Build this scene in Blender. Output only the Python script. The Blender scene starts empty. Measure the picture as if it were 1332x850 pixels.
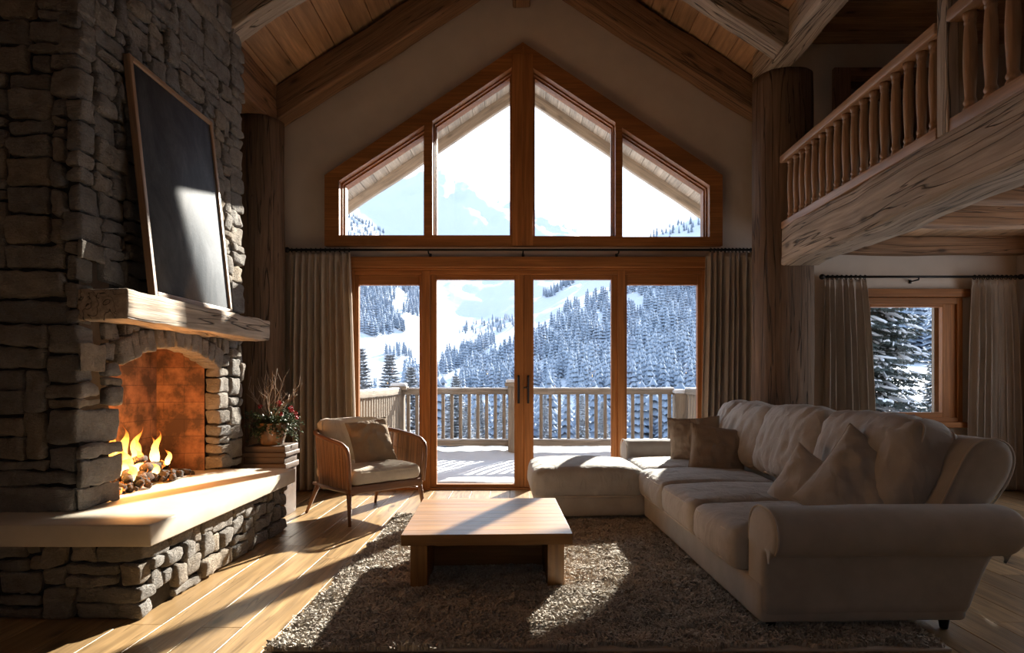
import bpy, math, random
import numpy as np
from mathutils import Vector, Matrix, Euler
SC = bpy.context.scene
COL = SC.collection
PI = math.pi
def R(d): return math.radians(d)

# ------------------------------------------------------------------ camera
cam_d = bpy.data.cameras.new('camera')
cam = bpy.data.objects.new('camera', cam_d); COL.objects.link(cam)
cam.location = (0, 0, 1.2); cam.rotation_euler = (R(90), 0, 0)
F = 850.0
cam_d.sensor_width = 36; cam_d.lens = 36*F/1332
cam_d.shift_x = (666-678)/1332; cam_d.shift_y = (495-425)/1332
cam_d.clip_start = 0.05; cam_d.clip_end = 8000
SC.camera = cam
# ------------------------------------------------------------------ light
SC.view_settings.view_transform = 'Standard'; SC.view_settings.look = 'None'
SC.view_settings.gamma = 1; SC.view_settings.use_curve_mapping = False
SC.view_settings.exposure = EXPO = 1.22
SUN_AZ, SUN_EL = R(21.5), R(24)
W = bpy.data.worlds.new('sky'); SC.world = W; W.use_nodes = True
wn = W.node_tree.nodes; wl = W.node_tree.links
bgn = wn['Background']
tc = wn.new('ShaderNodeTexCoord'); sx = wn.new('ShaderNodeSeparateXYZ'); rp = wn.new('ShaderNodeValToRGB')
wl.new(tc.outputs['Generated'], sx.inputs[0]); wl.new(sx.outputs['Z'], rp.inputs[0]); wl.new(rp.outputs[0], bgn.inputs[0])
rp.color_ramp.elements[0].position = 0.0; rp.color_ramp.elements[0].color = (.86, .91, 1, 1)
rp.color_ramp.elements[1].position = .9; rp.color_ramp.elements[1].color = (.50, .68, 1, 1)
e = rp.color_ramp.elements.new(.35); e.color = (.84, .91, 1, 1)
bgn.inputs[1].default_value = 1.35
sd = bpy.data.lights.new('sun', 'SUN'); sd.energy = 9.5; sd.angle = R(0.9); sd.color = (1, .91, .78)
sun = bpy.data.objects.new('sun', sd); COL.objects.link(sun)
sdir = Vector((math.sin(SUN_AZ)*math.cos(SUN_EL), math.cos(SUN_AZ)*math.cos(SUN_EL), math.sin(SUN_EL)))
sun.rotation_euler = sdir.to_track_quat('Z', 'Y').to_euler(); sun.location = sdir*30
def portal(loc, sx_, sy_, rot):
    d = bpy.data.lights.new('window_portal', 'AREA'); d.shape = 'RECTANGLE'; d.size = sx_; d.size_y = sy_
    d.cycles.is_portal = True; d.energy = 1
    o = bpy.data.objects.new('window_portal', d); COL.objects.link(o); o.location = loc; o.rotation_euler = rot
portal((.05, 7.42, 1.25), 4.0, 2.5, (R(-90), 0, 0))
portal((.02, 7.42, 3.8), 4.4, 2.3, (R(-90), 0, 0))
portal((4.3, 7.42, 1.42), 1.1, 1.4, (R(-90), 0, 0))
portal((0.2, -2.55, 2.05), 1.0, 1.0, (R(90), 0, 0))
portal((5.44, 4.6, 1.55), 3.6, 1.6, (R(90), 0, R(90)))
C_ = SC.cycles
C_.max_bounces = 8; C_.diffuse_bounces = 5; C_.glossy_bounces = 3; C_.transparent_max_bounces = 12; C_.transmission_bounces = 3
C_.sample_clamp_indirect = 6; C_.caustics_reflective = False; C_.caustics_refractive = False
C_.use_denoising = True

# ------------------------------------------------------------------ numpy noise
def _h(ix, iy, iz, s):
    n = (ix*374761393 + iy*668265263 + iz*2147483647 + s*974634777) & 0xffffffff
    n = ((n ^ (n >> 13))*1274126177) & 0xffffffff
    n = ((n ^ (n >> 16))*2246822519) & 0xffffffff
    return ((n ^ (n >> 13)) & 0xffffff)/float(0xffffff)
def vn(P, f=1.0, s=0):
    P = np.asarray(P, float)*f
    if P.shape[1] == 2: P = np.column_stack([P, np.zeros(len(P))])
    I = np.floor(P).astype(np.int64); t = P-I; t = t*t*(3-2*t)
    r = 0
    for a in (0, 1):
        for b in (0, 1):
            for c in (0, 1):
                w = (t[:, 0] if a else 1-t[:, 0])*(t[:, 1] if b else 1-t[:, 1])*(t[:, 2] if c else 1-t[:, 2])
                r = r + w*_h(I[:, 0]+a, I[:, 1]+b, I[:, 2]+c, s)
    return r*2-1
def fbm(P, f=1.0, s=0, o=3, g=.5):
    r = 0; a = 1
    for k in range(o): r = r+a*vn(P, f*2**k, s+k*17); a *= g
    return r

# ------------------------------------------------------------------ mesh builder
_lat = {}
def lattice(nx, ny, nz):
    k = (nx, ny, nz)
    if k in _lat: return _lat[k]
    idx = {}; pts = []; faces = []
    def g(i, j, l):
        q = (i, j, l)
        if q not in idx: idx[q] = len(pts); pts.append(q)
        return idx[q]
    for j in range(ny):
        for l in range(nz):
            faces.append((g(0, j, l), g(0, j, l+1), g(0, j+1, l+1), g(0, j+1, l)))
            faces.append((g(nx, j, l), g(nx, j+1, l), g(nx, j+1, l+1), g(nx, j, l+1)))
    for i in range(nx):
        for l in range(nz):
            faces.append((g(i, 0, l), g(i+1, 0, l), g(i+1, 0, l+1), g(i, 0, l+1)))
            faces.append((g(i, ny, l), g(i, ny, l+1), g(i+1, ny, l+1), g(i+1, ny, l)))
    for i in range(nx):
        for j in range(ny):
            faces.append((g(i, j, 0), g(i, j+1, 0), g(i+1, j+1, 0), g(i+1, j, 0)))
            faces.append((g(i, j, nz), g(i+1, j, nz), g(i+1, j+1, nz), g(i, j+1, nz)))
    _lat[k] = (np.array(pts), np.array(faces)); return _lat[k]
def axis_coords(n, h, r):
    if n < 4 or r <= 0: return np.linspace(-h, h, n+1)
    a = [-h, -h+.3*r]; m = n-4
    mid = list(np.linspace(-h+r, h-r, m+1))
    return np.array([-h, -h+.3*r]+mid+[h-.3*r, h])
def rbox(hx, hy, hz, r, n):
    """rounded box, returns verts, faces, outward normals"""
    P, Fc = lattice(*n)
    A = np.column_stack([axis_coords(n[0], hx, r)[P[:, 0]], axis_coords(n[1], hy, r)[P[:, 1]], axis_coords(n[2], hz, r)[P[:, 2]]])
    H = np.array([hx, hy, hz]); inner = np.clip(A, -(H-r), H-r)
    d = A-inner; L = np.linalg.norm(d, axis=1); L[L < 1e-9] = 1
    d = d/L[:, None]
    return inner+d*r, Fc, d
class MB:
    def __init__(s): s.V = []; s.Q = []; s.T = []; s.G = []; s.N = []; s.n = 0; s.rng = random.Random(7)
    def add(s, V, Fc, gc=None, rnd=None):
        V = np.asarray(V, float)
        if gc is None: gc = V
        if rnd is None: rnd = s.rng.random()
        Fc = [Fc] if isinstance(Fc, np.ndarray) else Fc
        if isinstance(Fc, list) and len(Fc) and isinstance(Fc[0], np.ndarray):
            for a in Fc: (s.Q if a.shape[1] == 4 else s.T).append(a+s.n)
        else:
            for f in Fc: s.T.append([i+s.n for i in f])
        s.V.append(V); s.G.append(np.asarray(gc, float)); s.N.append(np.broadcast_to(np.asarray(rnd, float), (len(V),))); s.n += len(V)
    def grain(s, V, ax):
        o = np.array([s.rng.uniform(-20, 20) for _ in range(3)])
        p = {'x': (0, 1, 2), 'y': (1, 0, 2), 'z': (2, 0, 1)}[ax]
        return V[:, p]+o
    def box(s, x0, x1, y0, y1, z0, z1, ax='x', M=None, rnd=None):
        V = np.array([[x, y, z] for x in (x0, x1) for y in (y0, y1) for z in (z0, z1)], float)
        F_ = np.array([(0, 1, 3, 2), (4, 6, 7, 5), (0, 4, 5, 1), (2, 3, 7, 6), (0, 2, 6, 4), (1, 5, 7, 3)])
        g = s.grain(V, ax)
        if M is not None: V = xf(V, M)
        s.add(V, F_, g, rnd)
    def rb(s, c, h, r, n, amp=0, f=8, ax='x', M=None, rnd=None, warp=0, seed=None, fn=None):
        V, Fc, d = rbox(h[0], h[1], h[2], r, n)
        so = s.rng.uniform(-50, 50) if seed is None else seed
        g = s.grain(V, ax)
        if warp:
            t = (V/np.array(h)+1)/2
            K = np.array([[s.rng.uniform(-warp, warp) for _ in range(3)] for _ in range(8)])
            o = np.zeros_like(V)
            for i in range(8):
                w = np.ones(len(V))
                for a in range(3): w = w*(t[:, a] if (i >> a) & 1 else 1-t[:, a])
                o += w[:, None]*K[i]
            V = V+o
        if amp:
            V = V+d*(fbm(V+so, f, 3)[:, None]*amp)
        if fn is not None: V = fn(V, d)
        if M is not None: V = xf(V, M)
        s.add(V+np.array(c), Fc, g, rnd)
    def lathe(s, prof, seg=16, c=(0, 0, 0), M=None, rnd=None, cap=True):
        V = []; n = len(prof)
        for (r, z) in prof:
            for k in range(seg): a = 2*PI*k/seg; V.append((r*math.cos(a), r*math.sin(a), z))
        F_ = [(i*seg+k, i*seg+(k+1) % seg, (i+1)*seg+(k+1) % seg, (i+1)*seg+k) for i in range(n-1) for k in range(seg)]
        V = np.array(V)
        g = s.grain(V, 'z')
        if M is not None: V = xf(V, M)
        V = V+np.array(c)
        base = s.n
        s.add(V, np.array(F_), g, rnd)
        if cap:
            s.T.append([base+k for k in range(seg)][::-1]); s.T.append([base+(n-1)*seg+k for k in range(seg)])
    def tube(s, pts, rad, seg=8, closed=False, rnd=None, cap=True, sq=1.0, g0=None):
        P = np.array(pts, float); n = len(P)
        rad = np.broadcast_to(np.asarray(rad, float), (n,))
        T = np.zeros_like(P)
        if closed: T = np.roll(P, -1, 0)-np.roll(P, 1, 0)
        else:
            T[1:-1] = P[2:]-P[:-2]; T[0] = P[1]-P[0]; T[-1] = P[-1]-P[-2]
        T /= np.maximum(np.linalg.norm(T, axis=1), 1e-9)[:, None]
        up = np.array([0, 0, 1.]) if abs(T[0][2]) < .9 else np.array([1., 0, 0])
        V = []; nrm = np.cross(T[0], up); nrm /= np.linalg.norm(nrm)
        G = []; L = 0
        for i in range(n):
            nrm = nrm-T[i]*np.dot(nrm, T[i]); nrm /= max(np.linalg.norm(nrm), 1e-9)
            b = np.cross(T[i], nrm)
            if i: L += np.linalg.norm(P[i]-P[i-1])
            for k in range(seg):
                a = 2*PI*k/seg
                V.append(P[i]+rad[i]*(math.cos(a)*nrm+sq*math.sin(a)*b)); G.append((L, rad[i]*math.cos(a), rad[i]*math.sin(a)))
        m = n if closed else n-1
        F_ = [(i*seg+k, i*seg+(k+1) % seg, ((i+1) % n)*seg+(k+1) % seg, ((i+1) % n)*seg+k) for i in range(m) for k in range(seg)]
        base = s.n; o = np.array([s.rng.uniform(-20, 20) for _ in range(3)])
        s.add(np.array(V), np.array(F_), np.array(G)+o, rnd)
        if cap and not closed:
            s.T.append([base+k for k in range(seg)][::-1]); s.T.append([base+(n-1)*seg+k for k in range(seg)])
    def poly(s, outer, y0, y1, holes=(), ax='x', plane='xz'):
        """prism of a 2D polygon (with holes) in XZ between y0 and y1"""
        cu = bpy.data.curves.new('tmp', 'CURVE'); cu.dimensions = '2D'; cu.fill_mode = 'BOTH'
        for lp in [outer]+list(holes):
            sp = cu.splines.new('POLY'); sp.points.add(len(lp)-1)
            for i, p in enumerate(lp): sp.points[i].co = (p[0], p[1], 0, 1)
            sp.use_cyclic_u = True
        cu.extrude = abs(y1-y0)/2
        o = bpy.data.objects.new('tmp', cu); me = bpy.data.meshes.new_from_object(o)
        n = len(me.vertices); co = np.zeros(n*3); me.vertices.foreach_get('co', co); co = co.reshape(-1, 3)
        if plane == 'xz': V = np.column_stack([co[:, 0], (y0+y1)/2-co[:, 2], co[:, 1]])
        else: V = np.column_stack([co[:, 0], co[:, 1], co[:, 2]+(y0+y1)/2])
        base = s.n; s.add(V, np.zeros((0, 4), int), s.grain(V, ax))
        for p in me.polygons: s.T.append([base+v for v in p.vertices])
        bpy.data.objects.remove(o); bpy.data.meshes.remove(me); bpy.data.curves.remove(cu)
    def arrays(s): return np.concatenate(s.V), s
    def build(s, name, mat, parent=None, smooth=False, bevel=0, origin=None, subsurf=0, auto=None, world=True):
        V = np.concatenate(s.V); G = np.concatenate(s.G); N = np.concatenate(s.N)
        if parent is not None and world: off = np.array(parent.get('_w', (0, 0, 0)))
        elif parent is not None: off = np.zeros(3)
        elif origin is not None: off = np.array(origin, float)
        else:
            off = (V.min(0)+V.max(0))/2; off[2] = V[:, 2].min()
        me = bpy.data.meshes.new(name)
        Q = np.concatenate(s.Q) if s.Q else np.zeros((0, 4), int)
        Ts = []
        T3 = []
        for t in s.T:
            if isinstance(t, np.ndarray): T3.append(t)
            else: Ts.append(t)
        T3 = np.concatenate(T3) if T3 else np.zeros((0, 3), int)
        loops = np.concatenate([Q.ravel(), T3.ravel(), np.array([i for t in Ts for i in t], int)]).astype(np.int32)
        tot = np.concatenate([np.full(len(Q), 4), np.full(len(T3), 3), np.array([len(t) for t in Ts], int)]).astype(np.int32)
        start = np.concatenate([[0], np.cumsum(tot)[:-1]]).astype(np.int32) if len(tot) else np.zeros(0, np.int32)
        me.vertices.add(len(V)); me.vertices.foreach_set('co', (V-off).ravel().astype(np.float32))
        me.loops.add(len(loops)); me.loops.foreach_set('vertex_index', loops)
        me.polygons.add(len(tot)); me.polygons.foreach_set('loop_start', start)
        try: me.polygons.foreach_set('loop_total', tot)
        except Exception: pass
        me.update(calc_edges=True); me.validate()
        a = me.attributes.new('gc', 'FLOAT_VECTOR', 'POINT'); a.data.foreach_set('vector', G.ravel().astype(np.float32))
        a = me.attributes.new('rnd', 'FLOAT', 'POINT'); a.data.foreach_set('value', N.astype(np.float32))
        if smooth: me.polygons.foreach_set('use_smooth', np.ones(len(me.polygons), bool))
        me.materials.append(mat)
        o = bpy.data.objects.new(name, me); COL.objects.link(o)
        if parent is not None: o.parent = parent
        else: o.location = off
        o['_w'] = [float(v) for v in off]
        if bevel:
            m = o.modifiers.new('bevel', 'BEVEL'); m.width = bevel; m.segments = 2; m.limit_method = 'ANGLE'
            for p in me.polygons: p.use_smooth = True
            w = o.modifiers.new('wn', 'WEIGHTED_NORMAL'); w.keep_sharp = True
        if subsurf:
            m = o.modifiers.new('ss', 'SUBSURF'); m.levels = subsurf; m.render_levels = subsurf
        return o
def xf(V, M):
    A = np.array(M); return V@A[:3, :3].T+A[:3, 3]
def rot(rx=0, ry=0, rz=0): return Euler((rx, ry, rz)).to_matrix().to_4x4()
def tag(o, label=None, cat=None, group=None, kind=None):
    if label: o['label'] = label
    if cat: o['category'] = cat
    if group: o['group'] = group
    if kind: o['kind'] = kind
    return o
def thing(name, label, cat, loc=(0, 0, 0), rz=0, group=None, kind=None):
    o = bpy.data.objects.new(name, None); COL.objects.link(o); o.empty_display_size = .1
    o.location = loc; o.rotation_euler = (0, 0, rz); o['_w'] = [float(v) for v in loc]
    return tag(o, label, cat, group, kind)
def st(o): o['kind'] = 'structure'; return o
def dup(root, loc=None, rz=None, label=None, group=None):
    r = root.copy(); COL.objects.link(r)
    if loc is not None: r.location = loc
    if rz is not None: r.rotation_euler.z = rz
    if label: r['label'] = label
    if group: r['group'] = group
    for ch in list(root.children):
        c = ch.copy(); COL.objects.link(c); c.parent = r
        for g_ in list(ch.children):
            d = g_.copy(); COL.objects.link(d); d.parent = c
    return r

# ------------------------------------------------------------------ materials
class NT:
    def __init__(s, name):
        s.m = bpy.data.materials.new(name); s.m.use_nodes = True; s.t = s.m.node_tree
        s.b = s.t.nodes['Principled BSDF']; s.out = s.t.nodes['Material Output']
    def n(s, k, **kw):
        nd = s.t.nodes.new('ShaderNode'+k)
        for a, v in kw.items(): setattr(nd, a, v)
        return nd
    def l(s, a, b): s.t.links.new(a, b)
    def attr(s, nm): a = s.n('Attribute'); a.attribute_name = nm; return a
    def mapping(s, src, scale=(1, 1, 1)):
        m = s.n('Mapping'); m.inputs['Scale'].default_value = scale; s.l(src, m.inputs['Vector']); return m.outputs[0]
    def noise(s, vec, scale, detail=4, rough=.55, dist=0):
        n = s.n('TexNoise'); n.inputs['Scale'].default_value = scale; n.inputs['Detail'].default_value = detail
        n.inputs['Roughness'].default_value = rough; n.inputs['Distortion'].default_value = dist
        s.l(vec, n.inputs['Vector']); return n.outputs['Fac']
    def ramp(s, fac, stops, interp='LINEAR'):
        r = s.n('ValToRGB'); cr = r.color_ramp; cr.interpolation = interp
        while len(cr.elements) < len(stops): cr.elements.new(.5)
        for e_, (p, c) in zip(cr.elements, stops):
            e_.position = p; e_.color = (*c, 1) if len(c) == 3 else c
        s.l(fac, r.inputs[0]); return r.outputs[0]
    def mix(s, fac, a, b, mode='MIX'):
        m = s.n('MixRGB', blend_type=mode)
        for i, v in ((0, fac), (1, a), (2, b)):
            if isinstance(v, bpy.types.NodeSocket): s.l(v, m.inputs[i])
            else: m.inputs[i].default_value = v if not isinstance(v, tuple) else (*v, 1)
        return m.outputs[0]
    def math(s, op, a, b=0, c=None):
        m = s.n('Math', operation=op)
        for i, v in enumerate((a, b) if c is None else (a, b, c)):
            if isinstance(v, bpy.types.NodeSocket): s.l(v, m.inputs[i])
            else: m.inputs[i].default_value = v
        return m.outputs[0]
    def bump(s, h, st_=.4, dist=.01):
        b = s.n('Bump'); b.inputs['Strength'].default_value = st_; b.inputs['Distance'].default_value = dist
        s.l(h, b.inputs['Height']); s.l(b.outputs[0], s.b.inputs['Normal']); return b
    def col(s, c):
        if isinstance(c, tuple): s.b.inputs['Base Color'].default_value = (*c, 1)
        else: s.l(c, s.b.inputs['Base Color'])
    def rough(s, r):
        if isinstance(r, (int, float)): s.b.inputs['Roughness'].default_value = r
        else: s.l(r, s.b.inputs['Roughness'])
def mul(c, k): return tuple(min(1, v*k) for v in c)
def wood(name, base, dark=.45, light=1.25, rough=.6, bump=.3, bd=.004, knots=.6, fine=60, var=.5, cracks=0, spec=.5, knotc=None, gr=.62):
    t = NT(name); g = t.attr('gc').outputs['Vector']; rn = t.attr('rnd').outputs['Fac']
    # slightly wavy fibres along local X
    wv = t.mapping(g, (.7, 5, 5)); w0 = t.noise(wv, 1.0, 3, .5, .8)
    fi = t.noise(t.mapping(g, (1.6, fine, fine)), 1.0, 4, .6, .3)
    md = t.noise(t.mapping(g, (.9, fine*.22, fine*.22)), 1.0, 3, .55, 1.4)
    c1 = t.ramp(w0, [(.25, mul(base, .72)), (.5, base), (.75, mul(base, light))])
    c2 = t.mix(t.ramp(md, [(.38, (0, 0, 0)), (.62, (1, 1, 1))]), t.mix(1.0, c1, mul((1, 1, 1), .62+.2*(1-var)), 'MULTIPLY'), c1)
    c3 = t.mix(t.ramp(fi, [(.34, (gr, gr, gr)), (.60, (0, 0, 0))]), c2, mul(base, dark))
    h = t.math('ADD', t.math('MULTIPLY', fi, .5), t.math('MULTIPLY', md, .8))
    if knots:
        vo = t.n('TexVoronoi'); vo.inputs['Scale'].default_value = 1.0; vo.inputs['Randomness'].default_value = 1
        t.l(t.mapping(g, (2.2, 5.5, 5.5)), vo.inputs['Vector'])
        kn = t.math('ADD', vo.outputs['Distance'], t.math('MULTIPLY', fi, .06))
        km = t.ramp(kn, [(.10, (1, 1, 1)), (.17, (.35, .35, .35)), (.26, (0, 0, 0))])
        c3 = t.mix(t.math('MULTIPLY', km, knots), c3, knotc or mul(base, .16))
    if cracks:
        cr = t.noise(t.mapping(g, (.55, 13, 13)), 1.0, 2, .5, .9)
        cm = t.ramp(t.math('ABSOLUTE', t.math('SUBTRACT', cr, .5)), [(.0, (1, 1, 1)), (.018, (0, 0, 0))])
        c3 = t.mix(t.math('MULTIPLY', cm, cracks), c3, mul(base, .10)); h = t.math('SUBTRACT', h, t.math('MULTIPLY', cm, 1.3))
    v = t.math('MULTIPLY_ADD', rn, var, 1-var/2)
    hv = t.n('HueSaturation'); t.l(v, hv.inputs['Value']); t.l(c3, hv.inputs['Color'])
    t.col(hv.outputs[0]); t.rough(rough); t.bump(h, bump, bd); t.b.inputs['Specular IOR Level'].default_value = spec
    return t.m
def plain(name, c, rough=.6, metal=0, nz=0, ns=20, bump=0, bd=.002, spec=.5, sheen=0):
    t = NT(name); tcn = t.n('TexCoord').outputs['Object']
    if nz or bump:
        f = t.noise(tcn, ns, 5, .6)
        t.col(t.ramp(f, [(.3, mul(c, 1-nz)), (.7, mul(c, 1+nz))])); 
        if bump: t.bump(f, bump, bd)
    else: t.col(c)
    t.rough(rough); t.b.inputs['Metallic'].default_value = metal; t.b.inputs['Specular IOR Level'].default_value = spec
    if sheen: t.b.inputs['Sheen Weight'].default_value = sheen; t.b.inputs['Sheen Roughness'].default_value = .5
    return t.m
def fabric(name, c, weave=900, nz=.12, wr=.0, sheen=.15, var=0):
    t = NT(name); o = t.n('TexCoord').outputs['Object']
    f = t.noise(o, weave, 2, .7); b = t.noise(o, 7, 4, .6); w0 = t.noise(t.mapping(o, (1.6, 1, .7)), 6, 2, .5, .5); w = t.math('SUBTRACT', 1.0, t.math('MULTIPLY', t.math('ABSOLUTE', t.math('SUBTRACT', w0, .5)), 5.0)); w = t.math('MAXIMUM', w, 0.0)
    cc = t.ramp(b, [(.3, mul(c, 1-nz)), (.7, mul(c, 1+nz))])
    cc = t.mix(t.math('MULTIPLY', f, .35), cc, mul(c, .6))
    t.col(cc); t.rough(.92); t.b.inputs['Specular IOR Level'].default_value = .15
    t.b.inputs['Sheen Weight'].default_value = sheen
    h = t.math('ADD', t.math('MULTIPLY', f, .12), t.math('MULTIPLY', w, 1.0 if wr else .15))
    t.bump(h, .55, .004+wr*2.2)
    return t.m
M = {}
M['beam'] = wood('hewn_timber', (.36, .20, .105), rough=.72, bump=.7, bd=.008, knots=.85, fine=45, var=.25, cracks=.8)
M['beamdark'] = wood('dark_hewn_timber', (.27, .145, .075), rough=.72, bump=.7, bd=.008, knots=.85, fine=45, var=.25, cracks=.8)
M['beamgrey'] = wood('weathered_timber', (.50, .395, .295), rough=.78, bump=1.0, bd=.012, knots=.8, fine=38, var=.2, cracks=.95)
M['log'] = wood('rough_log', (.21, .13, .08), rough=.85, bump=1.0, bd=.014, knots=.35, fine=30, var=.2, cracks=.8)
M['board'] = wood('pine_board', (.56, .35, .20), rough=.6, bump=.2, bd=.003, knots=.95, fine=35, var=.45)
M['cedar'] = wood('orange_cedar', (.44, .175, .052), rough=.5, bump=.12, bd=.002, knots=.0, fine=70, var=.25, spec=.25)
M['oak'] = wood('oak_floor', (.49, .315, .15), rough=.36, bump=.2, bd=.0035, knots=.95, fine=26, var=.42, cracks=.45, gr=.85)
M['table'] = wood('coffee_table_wood', (.44, .215, .066), rough=.36, bump=.12, bd=.0015, knots=.15, fine=50, var=.45)
M['chairwood'] = wood('walnut', (.26, .115, .05), rough=.38, bump=.1, bd=.002, knots=0, fine=70, var=.1)
M['rattan'] = wood('rattan', (.31, .155, .07), rough=.5, bump=.3, bd=.002, knots=0, fine=50, var=.6)
M['balus'] = wood('turned_wood', (.50, .30, .17), rough=.45, bump=.15, bd=.002, knots=.1, fine=55, var=.3)
M['deckwood'] = wood('weathered_deck_wood', (.23, .185, .14), rough=.85, bump=.6, bd=.006, knots=.4, fine=35, var=.3, cracks=.4)
M['soffit'] = wood('soffit_wood', (.40, .31, .225), rough=.7, bump=.3, bd=.003, knots=.5, fine=35, var=.2, cracks=.3)
M['plaster'] = plain('plaster', (.64, .545, .455), .92, nz=.06, ns=3, bump=.25, bd=.003)
M['iron'] = plain('black_iron', (.018, .016, .015), .45, metal=.6, bump=.1)
M['steel'] = plain('dark_bronze', (.06, .045, .035), .35, metal=.9)
M['sofa'] = fabric('sofa_linen', (.44, .425, .405), wr=.0)
M['sofacush'] = fabric('sofa_cushion_linen', (.44, .425, .405), wr=.0022)
M['seam'] = fabric('piping_fabric', (.55, .51, .46))
M['pillow'] = fabric('brown_linen', (.32, .255, .20), wr=.004)
def translucent(m, c, k):
    t = m.node_tree; ou = t.nodes['Material Output']; tl = t.nodes.new('ShaderNodeBsdfTranslucent'); tl.inputs[0].default_value = (*c, 1); mx = t.nodes.new('ShaderNodeMixShader'); mx.inputs[0].default_value = k
    t.links.new(t.nodes['Principled BSDF'].outputs[0], mx.inputs[1]); t.links.new(tl.outputs[0], mx.inputs[2]); t.links.new(mx.outputs[0], ou.inputs[0])
M['cream'] = fabric('cream_fabric', (.58, .50, .40), wr=.002)
M['tan'] = fabric('tan_fabric', (.33, .24, .155), wr=.003)
M['drape'] = fabric('curtain_linen', (.56, .47, .385), weave=500); translucent(M['drape'], (.60, .50, .38), .32)
M['limestone'] = plain('limestone', (.60, .53, .43), .6, nz=.10, ns=5, bump=.12)
def stone_mat():
    t = NT('field_stone'); o = t.attr('gc').outputs['Vector']; r = t.attr('rnd').outputs['Fac']
    base = t.ramp(r, [(0, (.26, .25, .24)), (.2, (.41, .38, .345)), (.4, (.30, .29, .28)), (.55, (.45, .40, .34)), (.7, (.36, .345, .33)), (.85, (.47, .385, .29)), (1, (.29, .29, .29))])
    n1 = t.noise(o, 9, 6, .65); n2 = t.noise(o, 45, 5, .7); n3 = t.noise(t.mapping(o, (1, 1, 2.6)), 22, 5, .7, 1.5)
    c = t.mix(t.ramp(n1, [(.35, (.65, .65, .65)), (.65, (0, 0, 0))]), base, (.19, .165, .14))
    c = t.mix(t.ramp(n3, [(.52, (0, 0, 0)), (.75, (.5, .5, .5))]), c, (.56, .47, .36))
    c = t.mix(t.ramp(n2, [(.60, (0, 0, 0)), (.72, (.35, .35, .35))]), c, (.64, .60, .53))
    vz = t.n('TexVoronoi'); vz.feature = 'DISTANCE_TO_EDGE'; vz.inputs['Scale'].default_value = 16; t.l(t.mapping(o, (1, 1, 2)), vz.inputs['Vector'])
    ck = t.ramp(t.math('ADD', vz.outputs['Distance'], t.math('MULTIPLY', n3, .25)), [(.08, (.5, .5, .5)), (.13, (0, 0, 0))])
    c = t.mix(ck, c, (.07, .06, .05))
    t.col(c); t.rough(.88); t.b.inputs['Specular IOR Level'].default_value = .25
    h = t.math('ADD', t.math('MULTIPLY', n1, 1.6), t.math('ADD', t.math('MULTIPLY', n3, .8), t.math('MULTIPLY', n2, .5)))
    t.bump(h, 1.0, .035); return t.m
M['stone'] = stone_mat()
M['mortar'] = plain('dark_mortar', (.035, .03, .026), .95, nz=.3, ns=30, bump=.4)
def brick_mat():
    t = NT('firebrick'); o = t.attr('gc').outputs['Vector']
    b = t.n('TexBrick'); b.inputs['Scale'].default_value = 1; b.inputs['Brick Width'].default_value = .34; b.inputs['Row Height'].default_value = .135
    b.inputs['Mortar Size'].default_value = .0022; b.inputs['Color1'].default_value = (.42, .20, .10, 1); b.inputs['Color2'].default_value = (.33, .14, .07, 1)
    b.inputs['Mortar'].default_value = (.16, .07, .04, 1); t.l(o, b.inputs['Vector'])
    n = t.noise(o, 4, 5, .65); s = t.ramp(n, [(.38, (0, 0, 0)), (.58, (.85, .85, .85))])
    t.col(t.mix(s, b.outputs['Color'], (.05, .03, .02))); t.rough(.9)
    t.bump(t.math('ADD', t.math('MULTIPLY', b.outputs['Fac'], -1), t.math('MULTIPLY', t.noise(o, 40, 4), .5)), .5, .006); return t.m
M['brick'] = brick_mat()
def glass_mat():
    t = NT('window_glass'); tr = t.n('BsdfTransparent'); gl = t.n('BsdfGlossy'); gl.inputs['Roughness'].default_value = .02
    mx = t.n('MixShader')
    mx.inputs[0].default_value = .015; t.l(tr.outputs[0], mx.inputs[1]); t.l(gl.outputs[0], mx.inputs[2]); t.l(mx.outputs[0], t.out.inputs[0])
    tr.inputs[0].default_value = (.97, .98, .98, 1); return t.m
M['glass'] = glass_mat()
def snow_mat(name='snow', rock=False):
    t = NT(name); geo = t.n('NewGeometry')
    t.b.inputs['Subsurface Weight'].default_value = 0
    if rock:
        o = t.n('TexCoord').outputs['Object']
        sz = t.n('SeparateXYZ'); t.l(geo.outputs['Normal'], sz.inputs[0])
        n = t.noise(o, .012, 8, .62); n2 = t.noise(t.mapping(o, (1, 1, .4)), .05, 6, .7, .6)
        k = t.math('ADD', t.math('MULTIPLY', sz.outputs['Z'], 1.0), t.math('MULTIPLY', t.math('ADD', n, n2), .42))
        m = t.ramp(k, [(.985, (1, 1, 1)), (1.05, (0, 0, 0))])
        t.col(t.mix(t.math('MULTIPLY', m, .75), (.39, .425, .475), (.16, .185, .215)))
        t.bump(n2, .5, 3)
    else:
        t.col((.46, .48, .52)); t.bump(t.noise(t.n('TexCoord').outputs['Object'], 14, 4), .3, .02)
    t.rough(.7); t.b.inputs['Specular IOR Level'].default_value = .2; return t.m
M['snow'] = snow_mat(); M['terrain'] = snow_mat('mountain_snow', True)
def conifer_mat(name, green, frost, lo, hi, sc):
    t = NT(name); geo = t.n('NewGeometry'); sz = t.n('SeparateXYZ'); t.l(geo.outputs['Normal'], sz.inputs[0])
    n = t.noise(t.n('TexCoord').outputs['Object'], sc, 4, .7)
    k = t.math('ADD', t.math('MULTIPLY', sz.outputs['Z'], .35), n)
    f = t.ramp(k, [(lo, (0, 0, 0)), (hi, (1, 1, 1))])
    t.col(t.mix(f, green, frost)); t.rough(.85); t.b.inputs['Specular IOR Level'].default_value = .1; return t.m
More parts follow.
